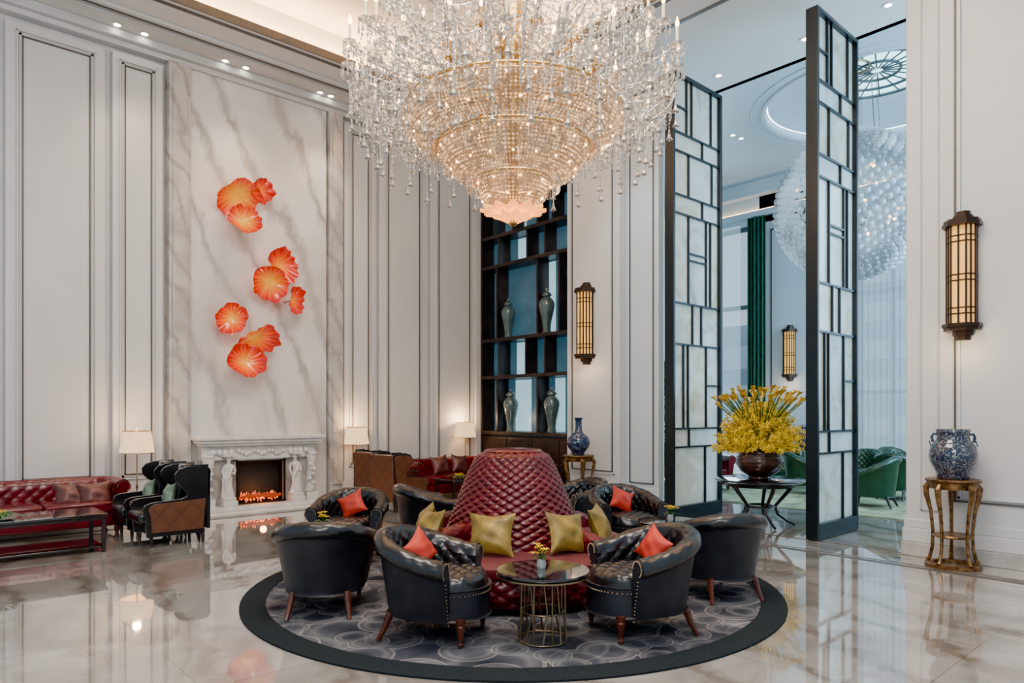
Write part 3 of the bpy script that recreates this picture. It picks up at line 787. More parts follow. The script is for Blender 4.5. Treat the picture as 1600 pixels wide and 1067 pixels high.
stm = MB().lathe([(.001, 3.4+cz), (.05, 3.45+cz), (.05, 4.3+cz), (.10, 4.5+cz), (.06, 4.65+cz), (.12, 4.85+cz), (.05, 5.0+cz), (.10, 5.25+cz), (.05, 5.4+cz), (.10, 5.65+cz), (.04, 5.8+cz), (.03, 0), (.001, 0)], 20)
stm.build('stem', 'gold', ch)
MB().lathe([(.001, -.06), (.12, -.06), (.25, -.01), (.25, .02), (.001, .02)], 32).build('ceiling_rose', 'gold', ch)
def unit(r, zc, zh, dip, gold, mat):
    a = MB()
    pts = []
    for k in range(13):
        f = k/12; rr = .10+(r-.10)*(f**.8)
        z = zh+(zc-zh)*f-dip*sin(pi*f**.9)
        pts.append((rr, 0, z+cz))
    pts[-1] = (r, 0, zc+cz)
    a.tube(pts, [.012-.003*k/12 for k in range(13)], 6)
    for k in range(3, 12, 2): a.ball(pts[k], .018, 6, 4)
    for k in (6, 9):
        p = Vector(pts[k])
        a.tube([p, p+Vector((.03, 0, .08)), p+Vector((.09, 0, .08)), p+Vector((.09, 0, .02)), p+Vector((.05, 0, .02))], .007, 5)
    arm = a.build('candle_arm', mat, ch)
    MB().lathe([(.012, zc+cz), (.05, zc+.012+cz), (.058, zc+.022+cz), (.02, zc+.02+cz), (.017, zc+.05+cz), (.012, zc+.055+cz)], 12, (r, 0, 0)).build('drip_cup', 'gold' if gold else 'crystal', arm)
    d = MB()
    for k in range(8):
        q = 2*pi*k/8; x, y = r+.054*cos(q), .054*sin(q)
        d.octa((x, y, zc-.005+cz), .008, .012); d.octa((x, y, zc-.033+cz), .009, .018); d.octa((x, y, zc-.075+cz), .012, .030)
    for k in (5, 7, 9, 11):
        p = pts[k]
        for j in range(4): d.octa((p[0], 0, p[2]-.03-.032*j), .008, .016)
        d.octa((p[0], 0, p[2]-.18), .015, .036)
    d.build('crystal_drops', 'crystal', arm, smooth=False, kind='stuff')
    MB().lathe([(.001, zc+.05+cz), (.012, zc+.05+cz), (.012, zc+.16+cz), (.001, zc+.16+cz)], 8, (r, 0, 0)).build('candle', 'gold' if gold else 'candle', arm)
    MB().lathe([(.001, zc+.16+cz), (.014, zc+.17+cz), (.018, zc+.19+cz), (.010, zc+.22+cz), (.001, zc+.25+cz)], 8, (r, 0, 0)).build('flame_bulb', 'bulb', arm)
    return arm
tiers = [(1.46, 4.58, 4.75, .22, 24, False, 'crystal'), (1.34, 4.34, 4.60, .14, 20, False, 'crystal'), (1.22, 4.92, 5.05, .22, 20, False, 'crystal'), (1.0, 5.25, 5.35, .2, 14, False, 'crystal'),
         (.93, 4.33, 4.45, .05, 14, True, 'gold'), (.60, 4.75, 4.85, .10, 8, True, 'gold')]
sw = MB()
for (r, zc, zh, dip, n, g, m) in tiers:
    a0 = unit(r, zc, zh, dip, g, m)
    off = random.random()
    for i in range(n):
        q = 2*pi*(i+off)/n
        o = a0 if i == 0 else dup(a0, parent=ch)
        o.rotation_euler = (0, 0, q)
        if not g:
            for sag, rs in ((.14, 1.0), (.24, .97)):
                for k in range(1, 14):
                    f = k/14; qq = q+2*pi/n*f; zz = zc-.01-sag*sin(pi*f)
                    sw.octa((r*rs*cos(qq), r*rs*sin(qq), zz+cz), .010, .013)
            for k in range(1, 18):
                f = k/18; rr = r*(1-f)+.40*f; zz = zc+.02+(.40*f)-.20*sin(pi*f); sw.octa((rr*cos(q), rr*sin(q), zz+cz), .010, .014)
sw.build('bead_swags', 'crystal', ch, smooth=False, kind='stuff')
def pend(r, z0, L_):
    mb = MB(); k = int(L_/.032)
    for j in range(k): mb.octa((r, 0, z0-.032*j+cz), .008, .0165)
    mb.lathe([(.004, .02), (.010, -.012), (.012, -.04), (.020, -.062), (.032, -.078), (.028, -.074), (.001, -.04)], 10, (r, 0, z0-L_+cz))
    mb.octa((r, 0, z0-L_-.085+cz), .008, .02)
    return mb.build('crystal_pendant', 'crystal', ch, ang=50)
for (r, z0, L_, n) in [(1.44, 4.34, .20, 30), (1.32, 4.20, .26, 30), (1.18, 4.14, .36, 26), (1.02, 4.12, .10, 14)]:
    a0 = pend(r, z0, L_)
    off = random.random()
    for i in range(n):
        o = a0 if i == 0 else dup(a0, parent=ch)
        o.rotation_euler = (0, 0, 2*pi*(i+off)/n)
a = MB()
for n, pr in ((36, [(.98, 4.26), (1.06, 4.14), (1.22, 4.12), (1.38, 4.24), (1.46, 4.40)]), (28, [(.98, 4.40), (1.10, 4.30), (1.26, 4.34), (1.36, 4.50), (1.32, 4.60)])):
    for i in range(n):
        q = 2*pi*(i+.3)/n; a.tube([(r*cos(q), r*sin(q), z+cz) for r, z in pr], .009, 5)
        for j in range(len(pr)-1):
            for f in (.25, .75):
                r = pr[j][0]*(1-f)+pr[j+1][0]*f; z = pr[j][1]*(1-f)+pr[j+1][1]*f
                for w in range(4): a.octa((r*cos(q), r*sin(q), z-.03-.033*w+cz), .010, .018)
a.build('scroll_branches', 'crystal', ch, kind='stuff')

# ------------------------------------------------------------------ fireplace
FX = 4.53; FY = YW-.12
fp = thing('fireplace_surround', 'carved white marble mantel with two robed statues around the burning grate', 'fireplace', (FX, FY, 0))
MB().box(-1.12, 1.12, -.62, -.001, 0, .05).box(-1.02, 1.02, -.50, -.001, .05, .11).build('hearth', 'carved', fp, bev=.012, smooth=False)
MB().box(-1.04, 1.04, -.40, -.001, 1.13, 1.19).box(-1.0, 1.0, -.36, -.001, 1.08, 1.13).box(-.96, .96, -.32, -.001, 1.04, 1.08).build('mantel_shelf', 'carved', fp, bev=.012, smooth=False)
fz = MB().box(-.92, .92, -.22, -.001, .82, 1.04)
for k in range(13):
    x = -.36+.06*k; fz.ball((x, -.235, .93+.025*cos(k*1.5)), .038, 8, 6, (1, .9, 1))
for s in (-1, 1):
    for k in range(4): fz.ball((s*(.48+.09*k), -.235, .94), .05, 8, 6, (1, .9, 1.1))
fz.build('frieze', 'carved', fp)
MB().box(-.40, -.37, -.20, -.02, .11, .82).box(.37, .40, -.20, -.02, .11, .82).box(-.40, .40, -.20, -.02, .80, .82).build('slip', 'carved', fp, smooth=False)
MB().box(-.92, -.40, -.13, -.001, .11, .82).build('jamb_panel', 'marble2', fp, smooth=False, bev=.01)
MB().box(.40, .92, -.13, -.001, .11, .82).build('jamb_panel', 'marble2', fp, smooth=False, bev=.01)
for s in (-1, 1):
    mb = MB().box(s*.84-.10, s*.84+.10, -.30, -.10, .11, .24)
    mb.tube([(s*.84, -.20, .24), (s*.84, -.18, .40), (s*.84, -.22, .6), (s*.84, -.28, .78), (s*.84, -.26, .86)], [.085, .06, .065, .085, .10], 12)
    for k in range(7):
        mb.ball((s*.84+.045*sin(k*2.2), -.27-.01*k, .30+.08*k), .035, 8, 6, (1.2, .7, 1))
    mb.torus((s*.84, -.3, .88), .05, .03, 16, 8)
    mb.build('scroll_pilaster', 'carved', fp)
    pd = MB().box(s*.55-.11, s*.55+.11, -.42, -.16, .11, .20).box(s*.55-.09, s*.55+.09, -.40, -.18, .20, .25).build('pedestal', 'carved', fp, bev=.01, smooth=False)
    f = MB(); x = s*.55; y = -.29
    prof = [(.001, .25), (.085, .25), (.078, .32), (.064, .40), (.062, .48), (.072, .54), (.060, .60), (.050, .635), (.058, .68), (.066, .72), (.05, .755), (.022, .77), (.021, .79)]
    def robe(u, v):
        a = 2*pi*u; q = v*(len(prof)-1); i = min(int(q), len(prof)-2); g = q-i
        r = prof[i][0]*(1-g)+prof[i+1][0]*g; z = prof[i][1]*(1-g)+prof[i+1][1]*g
        fold = 1+.14*sin(9*a+6*z)*max(0, 1-v*1.5)
        sway = .018*sin((z-.25)*7)*s
        return (x+sway+r*fold*cos(a)*1.1, y+r*fold*sin(a)*.8, z)
    f.grid(robe, 36, 48, True)
    sx_ = x+.018*sin(.55*7)*s
    f.ball((sx_, y, .825), .036, 14, 10, (.9, 1, 1.2)); f.ball((sx_, y+.012, .845), .040, 12, 8, (1, 1, .9)); f.ball((sx_, y+.045, .84), .02, 8, 6)
    f.ball((sx_, y-.036, .822), .008, 6, 4, (.7, 1, 1.4))
    f.tube([(sx_+.06, y, .735), (sx_+.09, y-.02, .66), (sx_+.06, y-.07, .61), (sx_+.01, y-.08, .63)], [.022, .019, .015, .012], 8)
    f.tube([(sx_-.06, y, .735), (sx_-.095, y, .66), (sx_-.085, y-.03, .58), (sx_-.075, y-.045, .53)], [.022, .019, .015, .012], 8)
    f.tube([(sx_+.05, y-.03, .74), (sx_, y-.075, .64), (sx_-.06, y-.07, .52), (sx_-.07, y-.06, .36)], [.02, .022, .026, .012], 8)
    f.build('statue', 'carved', fp)
    MB().box(s*.55-.09, s*.55+.09, -.38, -.18, .88, .92).lathe([(.03, .86), (.07, .89)], 12, (s*.55, y, 0)).build('capital', 'carved', fp)
fbx = thing('electric_fire', 'black firebox with glowing logs inside the marble mantel', 'fire', (FX, FY, 0))
MB().box(-.368, .368, -.03, -.002, .112, .798).box(-.368, -.36, -.19, -.03, .112, .798).box(.36, .368, -.19, -.03, .112, .798).box(-.368, .368, -.19, -.03, .112, .125).build('firebox', 'firebox', fbx, smooth=False)
MB().box(-.40, .40, -.235, -.205, .112, .14).box(-.40, .40, -.235, -.205, .77, .80).box(-.40, -.37, -.235, -.205, .112, .80).box(.37, .40, -.235, -.205, .112, .80).build('frame', 'bronze', fbx, smooth=False)
for k in range(7):
    x = -.27+.09*k; z = .19+.04*(k % 2)
    MB().tube([(x-.09, -.12+.02*(k % 3), z), (x+.09, -.14, z+.03*((k+1) % 2))], [.030, .026], 10).build('log', 'log', fbx)
fl = MB()
for k in range(30):
    x = -.29+.58*random.random(); h = .03+.08*random.random(); y = -.09-.04*random.random(); w_ = .010+.010*random.random()
    fl.tube([(x, y, .20), (x+.012, y, .20+h*.3), (x-.008, y, .20+h*.65), (x+.006, y, .20+h)], [w_*.6, w_, w_*.6, .001], 6)
for k in range(30): fl.ball((-.30+.60*random.random(), -.17, .145+.05*random.random()), .012, 6, 4)
fl.build('flames', 'ember', fbx, kind='stuff')

fls = [(371, 304, 30, 'widest, pale centred orange glass bloom at the top left of the marble wall', 1.2, -.2), (404, 298, 20, 'small orange glass bloom at the very top right of the uppermost cluster', .3, .8), (381, 347, 22, 'red-orange glass bloom lowest of the uppermost cluster', -.4, -.3),
       (436, 415, 25, 'orange glass bloom at the top of the middle cluster', .15, .5), (421, 439, 26, 'red glass bloom overlapping the lower left of the middle cluster', .9, -.4), (457, 469, 19, 'small red glass bloom hanging alone at the right of the cluster', .1, .9),
       (362, 497, 22, 'orange glass bloom at the left top of the lowest cluster', .3, -.6), (396, 528, 31, 'long tilted orange glass bloom in the middle of the lowest cluster', 1.1, .5), (382, 566, 26, 'round red-orange glass bloom at the very bottom of the wall display', -.3, 0)]
for k, (px, py, rp, lab, tx, tz) in enumerate(fls):
    y = FY-.20-.06*(k % 3); P = onY(px, py, y); R = rp*(y/ray(px)[1])/F*1.08
    nr = 9+k % 4
    def ff(u, v, nr=nr, k=k):
        a = 2*pi*u; r = v*(1+.03*sin(nr*a)+.07*sin(2*a+k)+.04*sin(5*a+2*k)); dep = -.44*v**1.6-.08*v*v*sin(nr*a)-.12*v*v*sin(3*a+k)
        return (r*cos(a), dep, r*sin(a))
    t = thing('glass_flower', 'blown ' + lab, 'wall sculpture', P, 0, 'blown glass blooms on the marble wall')
    fo = MB().grid(ff, 120, 16, True).build('bloom', 'flower', t, ang=80)
    fo.scale = (R, R, R); fo.rotation_euler = (tx*.60, 0, tz*.55)
    MB().tube([(0, .02, 0), (0, FY-y-.001, 0)], .012, 8).build('wall_mount', 'brass', t)

# ------------------------------------------------------------------ lamps
def floor_lamp(loc, label, h=1.30, ks=1.0):
    t = thing('floor_lamp', label, 'lamp', loc, 0, 'brass floor lamps with pleated shades')
    MB().lathe([(.001, 0), (.12, 0), (.12, .02), (.03, .035), (.02, .06), (.001, .06)], 24).build('base', 'brass', t)
    MB().lathe([(.001, .05), (.009, .05), (.009, .5), (.016, .52), (.016, .55), (.009, .57), (.009, h-.05), (.001, h-.05)], 10).build('pole', 'brass', t)
    mb = MB()
    mb.grid(lambda u, v: ((.215-.045*v+.004*sin(2*pi*u*60))*cos(2*pi*u), (.215-.045*v+.004*sin(2*pi*u*60))*sin(2*pi*u), h-.30+.30*v), 240, 2, True)
    so = mb.build('lamp_shade', 'shade', t)
    MB().torus((0,0,h), .17, .005, 32, 6).torus((0,0,h-.3), .215, .005, 32, 6).build('shade_trim', 'brass', so)
    MB().ball((0,0,h+.02), .012, 8, 6).build('finial', 'brass', t)
    l = bpy.data.lights.new('lamp_glow', 'POINT'); l.energy = 18; l.color = (1, .62, .30); l.shadow_soft_size = .05
    lo = bpy.data.objects.new('lamp_glow', l); COL.objects.link(lo); lo.location = Vector(loc)+Vector((0, 0, h+.08))
floor_lamp(Vector((10.6*ray(214)[0]/ray(214)[1], 10.6, 0)), 'floor lamp with lit pleated shade between the left sofa and the fireplace')
floor_lamp(Vector((10.90*ray(557)[0]/ray(557)[1], 10.90, 0)), 'floor lamp with lit pleated shade just right of the fireplace')
floor_lamp(Vector((11.0*ray(733)[0]/ray(733)[1]-.1, 11.0, 0)), 'floor lamp with lit pleated shade in the corner by the dark bookcase', 1.36)

# ------------------------------------------------------------------ left seating
make_sofa(2.7, 'oxblood tufted chesterfield sofa against the left part of the panelled wall', 'red', (1.10, 10.50, 0), pi)
pillow(.20, 'plumfab', 'copper silk cushion on the left sofa, left of the pair', onY(112, 776, 10.36), pi, .3, 0, 'copper cushions on the red sofas')
pillow(.20, 'plumfab', 'copper silk cushion on the left sofa next to its right arm', onY(149, 774, 10.28), pi, .3, .06, 'copper cushions on the red sofas')
def coffee(x0, x1, y0, y1, h, label):
    t = thing('coffee_table', label, 'coffee table', ((x0+x1)/2, (y0+y1)/2, 0), 0, 'low black lacquer coffee tables')
    w = (x1-x0)/2; d = (y1-y0)/2
    MB().box(-w, w, -d, d, h-.03, h).build('tabletop', 'blackglass', t, bev=.006)
    MB().box(-w+.02, w-.02, -d+.02, d-.02, h-.07, h-.031).build('apron', 'wood', t, bev=.004)
    MB().box(-w+.03, w-.03, -d+.03, d-.03, .05, .07).build('shelf', 'blackglass', t, bev=.004)
    for sx in (-1, 1):
        for sy in (-1, 1):
            MB().box(sx*(w-.04)-.02, sx*(w-.04)+.02, sy*(d-.04)-.02, sy*(d-.04)+.02, 0, h-.071).build('leg', 'wood', t, bev=.003)
    return t
coffee(-.4, 1.9, 8.8, 9.5, .43, 'low black lacquer coffee table in front of the left red sofa')
def spray(loc, label, s=1):
    t = thing('orchid_spray', label, 'flowers', loc)
    lf = MB(); bl = MB()
    for k in range(14):
        a = k*2.4; l = (.12+.10*random.random())*s
        dx, dy = cos(a), sin(a); nx, ny = -dy*.018*s, dx*.018*s
        lf.add([(0,0,.004), (dx*l*.5+nx, dy*l*.5+ny, .05*s), (dx*l, dy*l, .02), (dx*l*.5-nx, dy*l*.5-ny, .05*s)], [(0,1,2,3)])
    for k in range(16):
        a = random.random()*6.28; r = .10*random.random()*s
        for m in range(5):
            b = m*1.257+a; p = Vector((r*cos(a), r*sin(a), .05*s+.03*random.random()))
            bl.add([p, p+Vector((cos(b-.4)*.02, sin(b-.4)*.02, .01)), p+Vector((cos(b)*.028, sin(b)*.028, 0)), p+Vector((cos(b+.4)*.02, sin(b+.4)*.02, .01))], [(0,1,2,3)])
    MB().lathe([(.001, 0), (.07*s, 0), (.09*s, .012), (.001, .006)], 20).build('dish', 'glass', t)
    lf.build('leaves', 'leaf', t, smooth=False); bl.build('blossom', 'yellow', t, smooth=False)
spray(Vector((.93, 9.0, .43)), 'flat yellow and green orchid spray on the left coffee table', 1.4)
make_wing('black wing chair, nearer of the pair left of the fireplace, quilted below the arm', (2.58, 8.97, 0), face(-1, 0), False)
make_wing('black wing chair mostly hidden by its twin left of the fireplace, by the floor lamp', (2.56, 9.72, 0), face(-1, 0), False)
pillow(.15, 'greenfab', 'pale green cushion in the nearer left wing chair', Vector((2.58, 8.97, .57)), face(-1, 0), .25, .1, 'pale green cushions in wing chairs')
pillow(.15, 'greenfab', 'pale green cushion in the farther left wing chair', Vector((2.56, 9.72, .57)), face(-1, 0), .25, .1, 'pale green cushions in wing chairs')
make_wing('wing chair with quilted tan back, farther of the pair right of the fireplace', (6.38, 10.34, 0), face(1, .05))
make_wing('wing chair with quilted tan back, nearer of the pair right of the fireplace', (6.24, 9.56, 0), face(1, .1))
make_sofa(2.1, 'oxblood tufted chesterfield sofa behind the round settee, below the wall panels', 'red', (7.95, 10.50, 0), pi, 2)
pillow(.19, 'plumfab', 'copper silk cushion on the rear sofa, left of the pair', Vector((7.60, 10.33, .60)), pi, .3, .1, 'copper cushions on the red sofas')
pillow(.19, 'plumfab', 'copper silk cushion on the rear sofa, right of the pair', Vector((8.05, 10.33, .60)), pi, .3, -.1, 'copper cushions on the red sofas')
coffee(7.0, 8.3, 9.15, 9.7, .43, 'low black lacquer coffee table before the rear red sofa')
spray(Vector((7.3, 9.4, .43)), 'flat yellow and green orchid spray on the rear coffee table', 1.1)

# ------------------------------------------------------------------ bookcase
def Yx(px, X=XB): return X*ray(px)[1]/ray(px)[0]
bk = thing('display_bookcase', 'tall dark wood display bookcase with staggered blue lit compartments', 'bookcase', (XB, 9.65, 0))
yc = 9.65; y0, y1 = 8.06, 11.10
zs = [1.15, 2.27, 3.02, 4.50, 5.10, 5.72]
MB().box(.34, .40, y0-yc, y1-yc, .02, 5.72).build('back_panel', 'shelfback', bk, smooth=False)
MB().box(0, .34, y0-yc, y0-yc+.05, .02, 5.72).build('side_panel', 'wood', bk, smooth=False)
MB().box(0, .34, y1-yc-.05, y1-yc, .02, 5.72).build('side_panel', 'wood', bk, smooth=False)
MB().box(.02, .34, y0-yc+.05, y1-yc-.05, .02, 1.09).build('base_cabinet', 'wood', bk, smooth=False, bev=.005)
for k in range(4):
    a = y0-yc+.07+k*.725; do = MB().box(-.001, .019, a, a+.71, .08, 1.05).build('cabinet_door', 'wood', bk, bev=.006, smooth=False)
    MB().ball((-.015, a+(.05 if k % 2 else .66), .6), .014, 8, 6).build('knob', 'brass', do)
for z in zs: MB().box(-.02, .34, y0-yc+.05, y1-yc-.05, z-.04, z+.03).build('shelf', 'wood', bk, smooth=False, bev=.004)
rowsp = [[775, 838], [778, 820, 850], [775, 838, 872], [778, 822, 850], [770, 800, 838, 862]]
for i, ps in enumerate(rowsp):
    for px in ps:
        y = Yx(px)-yc; MB().box(.02, .322, y-.020, y+.020, zs[i]+.031, zs[i+1]-.041).build('divider', 'wood', bk, smooth=False)
for (i, pa, pb, lit) in [(0, 830, 806, 1), (0, 883, 868, 1), (2, 868, 842, 1), (4, 822, 802, 1), (1, 820, 808, 1), (3, 822, 810, 1), (1, 776, 755, 0), (3, 776, 755, 0), (0, 800, 778, 0), (1, 880, 853, 0), (3, 880, 853, 0)]:
    ya, yb = Yx(pa, XB+.33)-yc, Yx(pb, XB+.33)-yc
    MB().box(.325, .338, min(ya, yb), max(ya, yb), zs[i]+.04, zs[i+1]-.06).build('lit_panel', 'shelflit' if lit else 'shelfback', bk, smooth=False)
def jar(loc, h, label, grp='celadon lidded jars in the bookcase'):
    t = thing('ginger_jar', label, 'vase', loc, 0, grp)
    p = [(.001, 0), (.100, 0), (.105, .03), (.090, .10), (.105, .25), (.15, .45), (.18, .60), (.175, .68), (.135, .75), (.085, .79), (.08, .82), (.001, .82)]
    MB().lathe([(r*h, z*h) for r, z in p], 32).build('body', 'celadon', t, ang=80)
    p = [(.001, .82), (.11, .82), (.115, .85), (.08, .90), (.04, .93), (.022, .95), (.035, .975), (.018, 1.0), (.001, 1.0)]
    MB().lathe([(r*h, z*h) for r, z in p], 24).build('lid', 'celadon', t, ang=80)
XJ = XB+.155
jar(Vector((XJ, Yx(799, XJ)+.02, zs[0]+.031)), .86, 'celadon lidded jar in the lower row of the bookcase, left one')
jar(Vector((XJ, Yx(862, XJ), zs[0]+.031)), .86, 'celadon lidded jar in the lower row of the bookcase, right one')
jar(Vector((XJ, Yx(795, XJ)+.02, zs[2]+.031)), .80, 'celadon lidded jar in the upper row of the bookcase, left one')
jar(Vector((XJ, Yx(854, XJ), zs[2]+.031)), .86, 'celadon lidded jar in the upper row of the bookcase, right one')

# ------------------------------------------------------------------ sconces
def sconce(P, label, h=1.33):
    t = thing('wall_lantern', label, 'wall light', P, 0, 'tall bronze wall lanterns')
    b = h/1.33
    MB().box(-.04, -.001, -.13, .13, -.56*b, .56*b).build('backplate', 'bronze', t, smooth=False, bev=.004)
    out = [(-.03, -.125), (-.10, -.125), (-.175, -.065), (-.175, .065), (-.10, .125), (-.03, .125)]
    MB().prism(out, -.50*b, .50*b, 'z').build('diffuser', 'sconce', t, smooth=False)
    for s in (-1, 1):
        c1 = MB()
        for (k, za, zb) in ((1.22, .50, .535), (1.12, .535, .57), (.62, .57, .62), (.45, .62, .665)):
            pl = [(-.001-.0, -.14*k), (-.10*k, -.14*k), (-.19*k, -.07*k), (-.19*k, .07*k), (-.10*k, .14*k), (-.001, .14*k)]
            c1.prism(pl, min(s*za*b, s*zb*b), max(s*za*b, s*zb*b), 'z')
        c1.build('end_cap', 'bronze', t, smooth=False)
    br = MB()
    for (x, y) in [(-.10, -.13), (-.18, -.068), (-.18, 0), (-.18, .068), (-.10, .13), (-.14, -.1), (-.14, .1)]:
        br.box(x-.008, x+.008, y-.008, y+.008, -.53*b, .53*b)
    o2 = [(-.02, -.133), (-.103, -.133), (-.183, -.070), (-.183, .070), (-.103, .133), (-.02, .133)]
    for z in (-.40, -.34, -.06, .0, .34, .40):
        for k in range(5):
            (xa, ya), (xb, yb) = o2[k], o2[k+1]; br.tube([(xa, ya, z*b), (xb, yb, z*b)], .007, 4)
    br.build('lattice', 'bronze', t, smooth=False)
    l = bpy.data.lights.new('lantern_glow', 'POINT'); l.energy = 5; l.color = (1, .66, .34); l.shadow_soft_size = .04
    lo = bpy.data.objects.new('lantern_glow', l); COL.objects.link(lo); lo.location = P+Vector((-.30, 0, -.75))
sconce(onX(1506, 432, XR), 'tall bronze wall lantern above the large blue vase on the right wall')
sconce(onX(918, 506, XP), 'tall bronze wall lantern on the pilaster beside the bookcase')
sconce(onX(1235, 552, XF), 'distant bronze wall lantern between the windows of the far room')

# ------------------------------------------------------------------ gilt stands and vases
def stand(loc, label, m):
    t = thing('plant_stand', label, 'stand', loc, radians(20), 'gilt vase stands')
    H = .885
    MB().lathe([(.001, H-.03), (.235, H-.03), (.25, H-.02), (.25, H-.008), (.24, H), (.001, H)], 40).build('top', m, t)
    MB().lathe([(.20, H-.10), (.215, H-.03), (.20, H-.03), (.185, H-.10), (.20, H-.10)], 40).build('apron', m, t)
    for k in range(5):
        a = 2*pi*k/5; pr = [(.20, H-.035), (.245, H-.10), (.238, H-.18), (.20, .55), (.18, .35), (.185, .18), (.21, .07), (.23, .04)]
        MB().tube([(r*cos(a), r*sin(a), z) for r, z in pr], [.026, .032, .026, .018, .016, .016, .018, .024], 8).build('leg', m, t)
    MB().lathe([(.001, .30), (.175, .30), (.183, .312), (.175, .325), (.001, .325)], 30).build('shelf', m, t)
    MB().lathe([(.18, .0), (.25, .0), (.25, .03), (.235, .038), (.18, .038), (.18, .0)], 40).build('base_ring', m, t)
    return t
PS = Vector((8.02, 2.22, 0)); stand(PS, 'aged gilt wooden stand carrying the large blue vase at the right wall', 'agedgold')
PM = Vector((8.18, 7.45, 0)); stand(PM, 'gilt wooden stand carrying the slim blue bottle vase by the pilaster', 'agedgold')
v = thing('porcelain_vase', 'squat blue and white porcelain vase with small handles on the right stand', 'vase', (PS.x, PS.y, .885), face(-1, -.3))
MB().lathe([(.001, 0), (.135, 0), (.145, .02), (.145, .05), (.17, .10), (.205, .17), (.215, .24), (.205, .31), (.175, .36), (.15, .39), (.142, .43), (.148, .47), (.155, .495), (.148, .50), (.13, .47), (.10, .43), (.001, .42)], 44).build('body', 'bw', v, ang=80)
for s in (-1, 1):
    hd = MB().tube([(s*.14, 0, .45), (s*.172, 0, .45), (s*.185, 0, .42), (s*.175, 0, .37)], .013, 8).build('handle', 'bw_dark', v)
    MB().tube([(s*.20+.025*cos(q)*.3, .025*sin(q), .355+.025*cos(q)) for q in [k*pi/8 for k in range(17)]], .006, 6).build('ring', 'bw_dark', hd)
v = thing('bottle_vase', 'slim necked cobalt blue porcelain bottle vase beside the bookcase', 'vase', (PM.x, PM.y, .885))
MB().lathe([(.001, 0), (.085, 0), (.09, .03), (.10, .05), (.165, .12), (.185, .19), (.165, .27), (.10, .33), (.06, .37), (.052, .45), (.052, .53), (.062, .57), (.07, .59), (.05, .58), (.042, .5), (.001, .45)], 40).build('body', 'bw_dark', v, ang=80)
MB().torus((0,0,.37), .06, .008, 30, 8).build('collar', 'bw', v)

# ------------------------------------------------------------------ screens
def screen(xa, xb, y, label):
    H = 6.47; t = thing('onyx_screen', label, 'screen', (xa, y, 0), 0, 'tall pivoting onyx screens')
    w = xb-xa; T = .075; bw = .05
    MB().box(0, bw, -T, T, .01, H).box(w-bw, w, -T, T, .01, H).box(bw, w-bw, -T, T, H-bw, H).box(bw, w-bw, -T, T, .01, .20).build('frame', 'screenframe', t, smooth=False, bev=.006)
    secs = [(.20, 1.05, [.68]), (1.05, 1.32, [.35]), (1.32, 2.55, [.24, .33, .70]), (2.55, 3.15, [.42, .60]), (3.15, 4.45, [.34, .70, .79]), (4.45, 4.72, [.62]), (4.72, 5.35, [.34, .82]), (5.35, 5.62, [.62]), (5.62, H-bw, [.30, .40, .80])]
    mu = MB()
    for (za, zb, vs_) in secs:
        if za > .3: mu.box(bw, w-bw, -.045, .045, za-.013, za+.013)
        for f in vs_: mu.box(w*f-.011, w*f+.011, -.045, .045, za, zb)
        e = [bw/w]+vs_+[1-bw/w]
        for q in range(len(e)-1):
            MB().box(w*e[q]+.001, w*e[q+1]-.001, -.014, .014, za+.001, zb-.001).build('onyx_panel', 'onyx', t, smooth=False)
    mu.box(w*.34, w*.70, -.045, .045, 3.8-.012, 3.8+.012).box(w*.34, w*.70, -.045, .045, 3.9-.012, 3.9+.012).box(w*.70, w-bw, -.045, .045, 1.95, 1.975).box(bw, w*.30, -.045, .045, 5.98, 6.005)
    mu.build('lattice_bars', 'screenframe', t, smooth=False)
    MB().lathe([(.001, 0), (.05, 0), (.05, .01), (.001, .01)], 16, (w*.5, 0, 0)).build('floor_pivot', 'brass', t)
screen(8.37, 9.58, 3.82, 'tall onyx panelled screen right of the yellow flowers, nearer one')
screen(8.40, 9.70, 5.90, 'tall onyx panelled screen left of the yellow flowers, next to the wall')

# ------------------------------------------------------------------ flower table
TX, TY = 9.05, 4.86; TZ = .64
t = thing('round_center_table', 'dark round table with curved legs holding the big yellow flower arrangement', 'table', (TX, TY, 0), .3)
MB().lathe([(.001, TZ-.035), (.58, TZ-.035), (.61, TZ-.02), (.61, TZ-.008), (.59, TZ), (.001, TZ)], 64).build('tabletop', 'blackglass', t)
MB().lathe([(.42, TZ-.10), (.46, TZ-.10), (.46, TZ-.036), (.42, TZ-.036), (.42, TZ-.10)], 48).build('apron', 'wood', t)
for k in range(5):
    a = 2*pi*k/5; pr = [(.42, TZ-.04), (.40, .50), (.28, .36), (.20, .26), (.24, .15), (.36, .06), (.46, .02)]
    MB().tube([(r*cos(a), r*sin(a), z) for r, z in pr], [.03, .03, .024, .024, .022, .018, .02], 8).build('leg', 'wood', t)
MB().torus((0,0,.26), .20, .016, 32, 8).build('stretcher_ring', 'wood', t)
bw_ = thing('bronze_bowl', 'dark bronze round bowl on the round table holding yellow flowers', 'bowl', (TX, TY, TZ))
MB().lathe([(.001, 0), (.15, 0), (.16, .015), (.15, .03), (.25, .10), (.31, .19), (.315, .26), (.28, .34), (.295, .38), (.275, .38), (.25, .33), (.001, .30)], 48).build('body', 'bowl', bw_, ang=80)
MB().torus((0,0,.30), .306, .008, 40, 8).build('band', 'brass', bw_)
fa = thing('flower_arrangement', 'fan of yellow calla lilies above a mass of yellow orchids in the bronze bowl', 'flowers', (TX, TY, TZ+.385))
ys = MB(); lf = MB()
